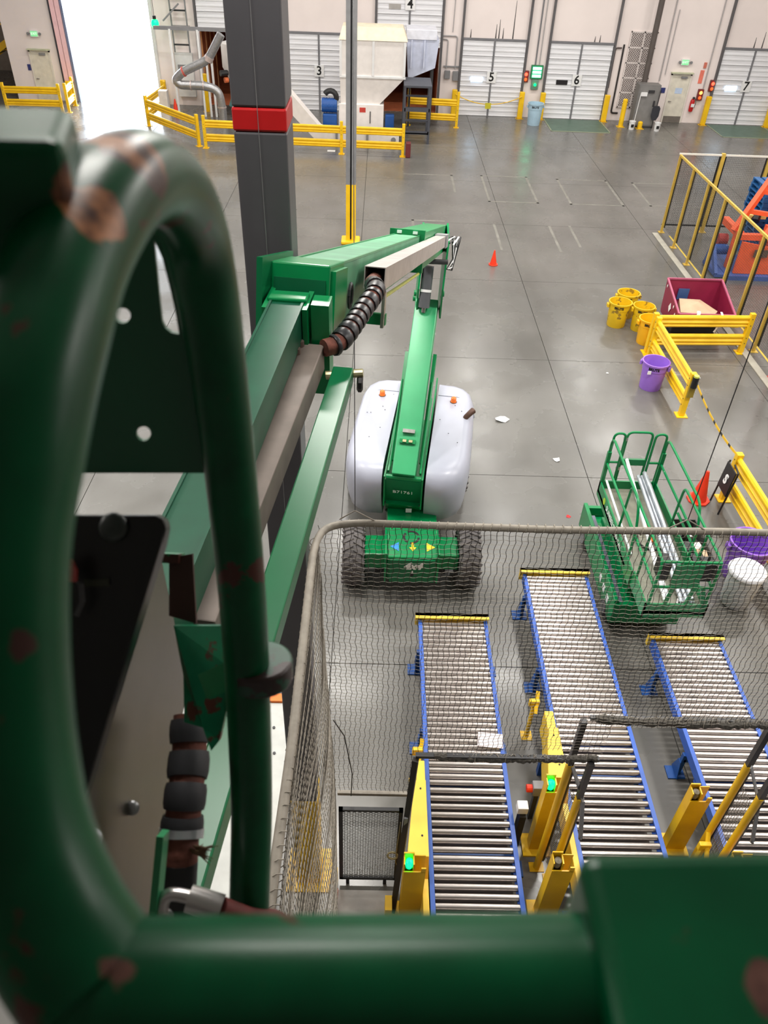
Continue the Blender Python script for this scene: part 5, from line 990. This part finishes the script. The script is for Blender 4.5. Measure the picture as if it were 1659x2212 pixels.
bl(MB().cyl((.80, 12.12, 3.98), (.84, 12.3, 4.62), .095, n=14), 'knuckle_cylinder', mat('cylinder_grey', (92, 94, 98), .4), smooth=True); bl(MB().cyl((.815, 12.185, 4.22), (.818, 12.2, 4.26), .1, n=14), 'cylinder_band', LABELW); bl(MB().cyl((.795, 12.1, 3.9), (.80, 12.12, 3.99), .035, n=10), 'cylinder_rod', STEEL)
bl(MB().cyl((.66, 12.15, 4.75), (1.14, 12.15, 4.75), .04, n=10), 'pivot_pin', DKSTEEL)
# upper boom: base section and fly section
U0 = U1-ud*.25; UM = U1+ud*4.3
base = bl(MB().beam(U0, UM, .36, .42), 'upper_boom_base', GREEN, bevel=.01)
bl(MB().beam(UM-ud*.05, UM+ud*.05, .40, .46), 'boom_collar', GREEN, parent=base)
for s in (-.09, .09): bl(MB().box(UM+ux*s+uz*.2+ud*.06, (.05, .06, .03), Matrix((ux, ud, uz)).transposed()), 'wear_pad', LABELW, parent=base)
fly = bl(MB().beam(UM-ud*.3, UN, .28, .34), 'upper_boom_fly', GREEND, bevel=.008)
for s in (-1, 1): bl(MB().beam(UM+ux*s*.138+uz*.172, UN+ux*s*.138+uz*.172-ud*.3, .012, .012), 'weld_edge', GREEN, parent=fly)
RU = Matrix((ux, ud, uz)).transposed()
hd = bl(MB().box(UN-ud*.16, (.31, .40, .37), RU), 'boom_head', GREEN, bevel=.01)
bl(MB().box(UN+ux*-.165-ud*.1+uz*.0, (.03, .62, .42), RU), 'head_plate', MATS['link_green'] if 'link_green' in MATS else mat('link_green', (0, 100, 58), .35), parent=hd); bl(MB().box(UN+ux*.165-ud*.16-uz*.03, (.03, .34, .37), RU), 'head_plate', GREEN, parent=hd)
bl(MB().box(UN+ux*.0+ud*.045-uz*.02, (.27, .015, .26), RU), 'recess_shade_plate', mat('green_shadowed', (0, 92, 56), .4), parent=hd)  # flat plate, the recess shade is put into its darker green
bl(MB().cyl(UN-ux*.22-ud*.02-uz*.2, UN+ux*.22-ud*.02-uz*.2, .035, n=12), 'head_pin', STEEL, parent=hd)
bl(MB().tube(arc(UN+ux*.165-ud*.55+uz*-.02, .05, 0, 360, 12, ud, uz*1.4), .01, 5), 'lifting_eye', DKSTEEL, parent=hd)
bl(MB().box(UN+ux*.24-ud*1.0-uz*.2, (.18, .06, .07), RU), 'tray_bracket', GREEN, parent=fly); bl(MB().cyl(UN+ux*.14-ud*.4-uz*.18, UM+ux*.16-uz*.24, .016, n=8), 'power_track_rod', mat('yellow_green_rod', (190, 190, 96), .4), parent=fly)
# square cable tube along the upper boom
TB0 = UN-ud*.95+ux*.245+uz*.055; TB1 = UM-ud*2.2+ux*.27+uz*.06; ZT = mat('zinc_tube', (196, 190, 186), .38, metal=.55, var=.12, scale=8)
ct = MB()
for a_, b_, ww, hh in ((.065, 0, .006, .136), (-.065, 0, .006, .136), (0, .065, .124, .006), (0, -.065, .124, .006)): ct.beam(TB0+ux*a_+uz*b_, TB1+ux*a_+uz*b_, ww, hh)
ctb = bl(ct, 'cable_tube', ZT)
bl(MB().beam(TB1-ud*.05, TB1+ud*.5, .16, .17), 'tube_clamp', GREY, parent=ctb)
for k in range(5): bl(MB().tube([TB1-ud*.1+ux*.05*k-uz*.02*k, TB1-ud*.25+ux*(.12+.03*k)+uz*.05, TB1-ud*.2+ux*.16-uz*(.25+.04*k), TB1+ux*.1-uz*.38], .012, 5), 'cable', LABELW if k % 2 else BLACK, parent=ctb, smooth=True)
bl(MB().beam(TB0+ux*.07-uz*.08, TB0+ux*.07-uz*.3, .02, .07, ud), 'hanger_strap', STEEL, parent=ctb)
# hose between cable tube and jib tube
hp = [TB0+ud*-.35, TB0+ud*.1-uz*.02, (-0.0025, 4.1522, 7.6992), (-0.0742, 3.8914, 7.6950), (-0.1338, 3.6895, 7.6840), (-0.1928, 3.5706, 7.6638), (-0.2555, 3.5191, 7.6625)]
def smooth_path(P, n=10):
    P = [Vector(p) for p in P]; out = []
    for i in range(len(P)-1):
        a, b, c, d = P[max(i-1, 0)], P[i], P[i+1], P[min(i+2, len(P)-1)]
        for k in range(n):
            t = k/n; out.append(.5*((2*b)+(c-a)*t+(2*a-5*b+4*c-d)*t*t+(3*b-a-3*c+d)*t*t*t))
    return out+[P[-1]]
SLEEVE = mat('brown_sleeve', (110, 62, 50), .75, var=.3, scale=30, bump=.5)
hpath = smooth_path(hp, 10); hs = bl(MB().tube(hpath, .045, 12), 'hose_sleeve', SLEEVE, smooth=True)
for i0, i1 in ((14, 17), (19, 22), (23, 24), (25, 27), (28, 30), (31, 33), (34, 36), (37, 39), (40, 43), (44, 48), (51, 53)):
    bl(MB().tube(hpath[i0:i1+1], [.055]+[.058]*(i1-i0-1)+[.055] if i1 > i0+0 else .056, 14), 'hose_wrap', mat('black_tape', (36, 36, 40), .38), parent=hs, smooth=True)
# jib, jib cable tube and levelling link
JA, JB = Vector((-0.4401, 3.6442, 7.8566)), Vector((-0.6147, 1.7889, 7.8478)); jd = (JB-JA).normalized(); jx = Vector((0, 0, 1)).cross(jd).normalized(); jz = jd.cross(jx)
jib = bl(MB().beam(JA-jz*.09, JB+jd*.45-jz*.09, .165, .18), 'jib', mat('jib_dimmed_green', (8, 78, 54), .4, var=.15, scale=6), bevel=.008)  # boom green darkened to stand in for dim light near the camera
for s in (-1, 1): bl(MB().beam(JA+jx*s*.08+jz*.003, JB+jd*.4+jx*s*.08+jz*.003, .012, .012), 'weld_edge', MATS['jib_dimmed_green'], parent=jib)
bl(MB().box(JA-jd*.02-jz*.09, (.20, .10, .22), Matrix((jx, jd, jz)).transposed()), 'jib_head', GREEN, parent=jib, bevel=.01)
bl(MB().beam(JA-jd*.25+jx*-.1-jz*.1, JA+jd*.1+jx*-.1-jz*.1, .025, .2), 'hinge_plate', GREEN, parent=jib); bl(MB().beam(JA-jd*.25+jx*.1-jz*.1, JA+jd*.1+jx*.1-jz*.1, .025, .2), 'hinge_plate', GREEN, parent=jib)
bl(MB().box(JA+jx*.17-jd*.0-jz*.24, (.09, .12, .5), Matrix((jx, jd, jz)).transposed()), 'link_post', GREEN)
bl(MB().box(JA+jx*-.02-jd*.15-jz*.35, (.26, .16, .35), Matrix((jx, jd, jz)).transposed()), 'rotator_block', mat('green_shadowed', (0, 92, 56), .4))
ZT2 = mat('dusty_zinc_tube', (116, 105, 98), .55, metal=.15, var=.2, scale=6, chip=(70, 60, 54), chip_amt=.7, chip_scale=8)
GA, GB = Vector((-0.3229, 3.5520, 7.6691)), Vector((-0.5335, 1.7529, 7.6804)); gd = (GB-GA).normalized(); gx = Vector((0, 0, 1)).cross(gd).normalized(); gz = gd.cross(gx)
jt = bl(MB().beam(GA-gz*.07, GB+gd*.1-gz*.07, .135, .14), 'jib_cable_tube', ZT2, bevel=.006)
for t_ in (.04, .12, 1.15, 2.05): bl(MB().cyl(GA+gd*t_-gx*.045, GA+gd*t_-gx*.045+gz*.03, .018, n=8), 'bolt_head', mat('rusty_bolt', (120, 104, 96), .5, metal=.5), parent=jt)
LA, LB = Vector((-0.1570, 3.4985, 7.5300)), Vector((-0.4404, 0.8177, 7.5537))
lk = bl(MB().beam(LA, LB, .105, .085), 'levelling_link', mat('link_green', (0, 100, 58), .35), bevel=.006)
bl(MB().cyl(LA-Vector((.09, 0, .01)), LA+Vector((.10, 0, .01)), .022, n=10), 'link_pin', mat('dull_brass', (190, 180, 140), .4, metal=.5), parent=lk); bl(MB().tube(arc(LA+Vector((.085, 0, -.05)), .035, 0, 300, 8, (0, 1, 0), (0, 0, 1)), .016, 6), 'link_clip', BLACK, parent=lk)

# ------------------------------------------------------------------ near platform (close to the lens)
PIPE = mat('platform_tube_green', (0, 74, 42), .33, spec=.25, var=.25, scale=22, chip=(76, 44, 36), chip_amt=.625, chip_scale=17)
def wear(m, spots, rgb):
    """bare, rusted patches with a shape of their own on the near tube"""
    nt = m.node_tree; N = nt.nodes; L = nt.links; b = N['Principled BSDF']; src = b.inputs['Base Color'].links[0].from_socket; tc = N.new('ShaderNodeTexCoord')
    nz = N.new('ShaderNodeTexNoise'); nz.inputs['Scale'].default_value = 45; nz.inputs['Detail'].default_value = 5; L.new(tc.outputs['Object'], nz.inputs['Vector'])
    for p, r in spots:
        d = N.new('ShaderNodeVectorMath'); d.operation = 'DISTANCE'; L.new(tc.outputs['Object'], d.inputs[0]); d.inputs[1].default_value = p
        q = N.new('ShaderNodeMath'); q.operation = 'DIVIDE'; L.new(d.outputs['Value'], q.inputs[0]); q.inputs[1].default_value = r
        ad = N.new('ShaderNodeMath'); ad.operation = 'ADD'; L.new(q.outputs[0], ad.inputs[0]); L.new(nz.outputs['Fac'], ad.inputs[1])
        rp = N.new('ShaderNodeValToRGB'); rp.color_ramp.elements[0].position = .93; rp.color_ramp.elements[1].position = .97; rp.color_ramp.elements[0].color = (1, 1, 1, 1); rp.color_ramp.elements[1].color = (0, 0, 0, 1)
        hf = N.new('ShaderNodeMath'); hf.operation = 'MULTIPLY'; hf.inputs[1].default_value = .75; L.new(ad.outputs[0], hf.inputs[0]); L.new(hf.outputs[0], rp.inputs[0])
        c2 = N.new('ShaderNodeValToRGB'); c2.color_ramp.elements[0].position = .4; c2.color_ramp.elements[1].position = .6; c2.color_ramp.elements[0].color = lin((70, 48, 44))+(1,); c2.color_ramp.elements[1].color = lin(rgb)+(1,); L.new(nz.outputs['Fac'], c2.inputs[0])
        mx = N.new('ShaderNodeMixRGB'); L.new(rp.outputs[0], mx.inputs[0]); L.new(src, mx.inputs[1]); L.new(c2.outputs[0], mx.inputs[2]); src = mx.outputs[0]
    L.new(src, b.inputs['Base Color'])
wear(PIPE, [((-0.1185, 0.3821, 9.3945), .026), ((-0.1122, 0.3178, 9.3952), .022)], (186, 126, 86))
wear(PIPE, [((-0.1068, 0.1679, 9.2997), .016), ((0.1006, 0.1025, 9.2574), .014), ((-0.0755, 0.0949, 9.2355), .012), ((0.1250, 0.0882, 9.2407), .012), ((0.0941, 0.1047, 9.2599), .010), ((-0.0407, 0.1064, 9.2425), .014), ((-0.0554, 0.1063, 9.2420), .012)], (120, 84, 74))
hoop = smooth_path([(-0.1372, 0.3654, 8.4448), (-0.1336, 0.4358, 8.5619), (-0.1306, 0.4904, 8.6757), (-0.1293, 0.5495, 8.8893), (-0.1329, 0.5844, 9.0575), (-0.1333, 0.5862, 9.1699), (-0.1310, 0.5696, 9.2442), (-0.1304, 0.5493, 9.2983), (-0.1263, 0.4950, 9.3425), (-0.1264, 0.4395, 9.3695), (-0.1267, 0.3770, 9.3801), (-0.1293, 0.3182, 9.3716), (-0.1296, 0.2725, 9.3554), (-0.1308, 0.2366, 9.3353), (-0.1344, 0.2057, 9.3055), (-0.1324, 0.1736, 9.2666), (-0.1229, 0.1412, 9.2353), (-0.1065, 0.1167, 9.2170), (-0.0886, 0.0996, 9.2062)], 6)
bl(MB().tube(hoop, .0243, 20), 'guard_hoop', PIPE, smooth=True)
rail = bl(MB().tube([(-0.0983, 0.0979, 9.2023), (-0.0115, 0.0982, 9.2066), (0.0813, 0.0989, 9.2101)], .0243, 20), 'near_rail', PIPE, smooth=True)
bl(MB().beam((0.0762, 0.1013, 9.2128), (0.1614, 0.1024, 9.2165), .060, .062), 'rail_sleeve', PIPE, bevel=.006, seg=3)
bl(MB().beam((-0.2059, 0.3281, 9.3926), (-0.1294, 0.3457, 9.3893), .058, .058), 'left_sleeve', PIPE, bevel=.006, seg=3)
# gusset plate with two holes and a slot
from mathutils.geometry import tessellate_polygon
def holed_plate(outer, holes, t, nm, m):
    loops = [[Vector(p) for p in outer]]+[[Vector(p) for p in h_] for h_ in holes]; flat = [p for L_ in loops for p in L_]; n = len(flat)
    nn = (loops[0][1]-loops[0][0]).cross(loops[0][2]-loops[0][0]).normalized()*t
    tri = tessellate_polygon(loops); fs = [tuple(f) for f in tri]+[tuple(i+n for i in f[::-1]) for f in tri]; k = 0
    for L_ in loops:
        m_ = len(L_); fs += [(k+i, k+(i+1) % m_, n+k+(i+1) % m_, n+k+i) for i in range(m_)]; k += m_
    return bl(MB().add(flat+[p+nn for p in flat], fs), nm, m)
holed_plate([(-0.2729, 0.6148, 9.2954), (-0.1397, 0.6152, 9.2996), (-0.1497, 0.6025, 9.0478), (-0.3343, 0.6019, 9.0419)], [[(-0.2080, 0.6104, 9.2062), (-0.2091, 0.6102, 9.2031), (-0.2114, 0.6101, 9.2006), (-0.2143, 0.6100, 9.1991), (-0.2173, 0.6100, 9.1990), (-0.2198, 0.6101, 9.2003), (-0.2212, 0.6102, 9.2027), (-0.2213, 0.6104, 9.2058), (-0.2201, 0.6105, 9.2088), (-0.2179, 0.6106, 9.2113), (-0.2150, 0.6107, 9.2127), (-0.2120, 0.6107, 9.2128), (-0.2096, 0.6107, 9.2116), (-0.2081, 0.6106, 9.2092)], [(-0.2079, 0.6046, 9.0902), (-0.2092, 0.6044, 9.0867), (-0.2115, 0.6043, 9.0838), (-0.2146, 0.6042, 9.0821), (-0.2177, 0.6042, 9.0820), (-0.2202, 0.6042, 9.0835), (-0.2217, 0.6044, 9.0863), (-0.2218, 0.6045, 9.0898), (-0.2206, 0.6047, 9.0933), (-0.2182, 0.6049, 9.0962), (-0.2152, 0.6049, 9.0978), (-0.2121, 0.6050, 9.0979), (-0.2096, 0.6049, 9.0964), (-0.2081, 0.6048, 9.0937)], [(-0.1790, 0.6137, 9.2706), (-0.1743, 0.6130, 9.2567), (-0.1710, 0.6116, 9.2283), (-0.1694, 0.6106, 9.2082), (-0.1689, 0.6097, 9.1907), (-0.1755, 0.6097, 9.1918), (-0.1801, 0.6099, 9.1959), (-0.1820, 0.6102, 9.2016), (-0.1814, 0.6111, 9.2200), (-0.1803, 0.6123, 9.2436)]], .004, 'gusset_plate', mat('platform_plate_green', (0, 84, 52), .4, var=.15))
# control console back, black
BLK = mat('console_black', (10, 11, 12), .35, var=.1)
q = [(-0.3288, 0.5686, 9.0171), (-0.2066, 0.5690, 9.0210), (-0.1990, 0.5667, 9.0185), (-0.1961, 0.5611, 9.0117), (-0.2005, 0.5541, 8.9952), (-0.2805, 0.3938, 8.7745), (-0.3298, 0.3937, 8.7730)]
nn = (fw*.02)
cs = bl(MB().add([Vector(p) for p in q]+[Vector(p)+nn for p in q], [tuple(range(7))[::-1], tuple(range(7, 14))]+[(i, (i+1) % 7, 7+(i+1) % 7, 7+i) for i in range(7)]), 'console_back', BLK, bevel=.003)
def dome(p, r, nm, m, parent):
    p = Vector(p); bl(MB().lathe(p, [(r, 0), (r*.9, r*.28), (r*.6, r*.48), (0, r*.55)], 16, -fw), nm, m, parent=parent, smooth=True)
dome((-0.2456, 0.5597, 9.0118), .0145, 'console_screw', mat('dark_screw', (44, 52, 48), .4), cs)
bl(MB().add([(-0.2782, 0.5306, 8.9692), (-0.2497, 0.5313, 8.9708), (-0.2495, 0.5268, 8.9653), (-0.2780, 0.5261, 8.9637)], [(0, 1, 2, 3)]), 'console_strip', mat('olive_strip', (40, 42, 28), .5), parent=cs); bl(MB().tube([(-0.2842, 0.5250, 8.9969), (-0.2796, 0.5195, 8.9904), (-0.2802, 0.5140, 8.9837)], .008, 8), 'red_knob', mat('dim_red', (150, 40, 30), .5), parent=cs, smooth=True)
bl(MB().tube([(-0.2835, 0.5268, 8.9833), (-0.2722, 0.5193, 8.9745), (-0.2705, 0.5087, 8.9617), (-0.2758, 0.5003, 8.9513)], .003, 6), 'console_cable', DKSTEEL, parent=cs)
# stainless bracket
SST = mat('stainless_panel', (104, 100, 88), .32, metal=.9, var=.12, scale=8)
q = [(-0.2914, 0.7868, 8.7812), (-0.2877, 0.7762, 8.6488), (-0.2840, 0.7666, 8.5018), (-0.2787, 0.4359, 8.4290), (-0.2836, 0.3526, 8.6314), (-0.2885, 0.3756, 8.8073)]
sp = bl(MB().add([Vector(p) for p in q]+[Vector(p)+fw*.006 for p in q], [tuple(range(6))[::-1], tuple(range(6, 12))]+[(i, (i+1) % 6, 6+(i+1) % 6, 6+i) for i in range(6)]), 'stainless_bracket', SST)
dome((-0.2813, 0.4956, 8.6148), .0095, 'bracket_screw', GALV, sp); dome((-0.2822, 0.4012, 8.7204), .014, 'bracket_screw', GALV, sp)
# mounting hardware behind
bl(MB().prism([(0, 0), (.03, .005), (.035, -.085), (0, -.075)], (-0.2580, 0.7338, 8.8106), cr, -cd, .006), 'clip_cheek', mat('rust_dark', (66, 34, 28), .6)); bl(MB().beam((-0.2718, 0.7338, 8.8102), (-0.2435, 0.7331, 8.8102), .03, .012, -cd), 'clip_top', GREENW)
q = [(-0.2439, 0.6571, 8.7649), (-0.1778, 0.6437, 8.7820), (-0.1661, 0.5989, 8.7594), (-0.1652, 0.5609, 8.7289), (-0.1730, 0.5363, 8.6988), (-0.1826, 0.5285, 8.6891), (-0.1954, 0.5520, 8.7015), (-0.2226, 0.5681, 8.6889), (-0.2276, 0.6108, 8.7248)]
bl(MB().add([Vector(p) for p in q]+[Vector(p)+fw*.012 for p in q], [tuple(range(9))[::-1], tuple(range(9, 18))]+[(i, (i+1) % 9, 9+(i+1) % 9, 9+i) for i in range(9)]), 'mounting_plate', mat('green_chipped', (0, 92, 60), .38, var=.2, scale=20, chip=(74, 40, 30), chip_amt=.58, chip_scale=20))
ax = (Vector((-0.1301, 0.5246, 8.7881))-Vector((-0.1293, 0.5495, 8.8893))).normalized(); lc = Vector((-0.1174, 0.5427, 8.8262))
lug = bl(MB().cyl(lc-ax*.013, lc+ax*.013, .037, n=28), 'pivot_lug', mat('lug_chipped', (20, 70, 50), .4, var=.3, scale=30, chip=(40, 22, 20), chip_amt=.5, chip_scale=18), smooth=True, bevel=.003)
bl(MB().beam(lc-cr*.015, (-0.1771, 0.5819, 8.7541), .04, .03, ax), 'lug_arm', GREENW, parent=lug)
# hose end with wraps
hz = [Vector(p) for p in ((-0.2262, 0.6038, 8.6534), (-0.2225, 0.5562, 8.6271), (-0.2214, 0.5155, 8.6092), (-0.2224, 0.4811, 8.5831), (-0.2214, 0.4545, 8.5666), (-0.2240, 0.4079, 8.5098))]
hz2 = smooth_path(hz, 6); hb = bl(MB().tube(hz2, .022, 12), 'platform_hose', SLEEVE, smooth=True)
for i0, i1 in ((1, 4), (5, 9), (10, 14), (15, 18)): bl(MB().tube(hz2[i0:i1+1], [.025]+[.0265]*(i1-i0-1)+[.025], 16), 'hose_wrap', mat('grey_black_rubber', (46, 46, 50), .6), parent=hb, smooth=True)
bl(MB().tube(hz2[17:20], .0275, 16), 'hose_clamp', mat('clamp_silver', (190, 194, 198), .3, metal=.6), parent=hb, smooth=True)
rr = random.Random(9); fz = MB(); fc0 = Vector((-0.1988, 0.4576, 8.5866))
for _ in range(16):
    d_ = cr*rr.uniform(.2, 1)+cd*rr.uniform(-.35, .7)-fw*rr.uniform(-.3, .3); fz.tube([fc0+cr*rr.uniform(-.012, .004)+cd*rr.uniform(-.006, .006), fc0+d_*.012, fc0+d_*rr.uniform(.018, .03)], [.0014, .0012, .0004], 4)
bl(fz, 'frayed_fibres', mat('frayed_brown', (96, 72, 48), .9), parent=hb, kind='stuff')
bl(MB().tube(hz2[24:], .0225, 12), 'hose_tail', RUBBER, parent=hb, smooth=True)
bl(MB().beam((-0.2220, 0.4355, 8.6693), (-0.2302, 0.3599, 8.5773), .008, .02), 'green_bracket_bar', mat('platform_bar_green', (50, 140, 92), .35)); 
el = bl(MB().tube(smooth_path([(-0.2194, 0.3731, 8.5936), (-0.2209, 0.3846, 8.6075), (-0.2119, 0.3922, 8.6170), (-0.1891, 0.3903, 8.6153)], 5), .0075, 12), 'hydraulic_elbow', STEEL, smooth=True)
bl(MB().cyl((-0.1912, 0.3896, 8.6144), (-0.1547, 0.3825, 8.6068), .0145, n=18), 'ferrule', STEEL, parent=el, smooth=True); bl(MB().tube(smooth_path([(-0.1579, 0.3832, 8.6075), (-0.1281, 0.3925, 8.5567), (-0.1009, 0.4119, 8.5023), (-0.0798, 0.4070, 8.4498)], 5), .0125, 12), 'supply_hose', mat('red_brown_hose', (96, 34, 30), .6, var=.3, scale=40), parent=el, smooth=True); bl(MB().cyl((-0.2206, 0.3780, 8.5995), (-0.2197, 0.3665, 8.5856), .013, n=6), 'swivel_nut', GALV, parent=el)
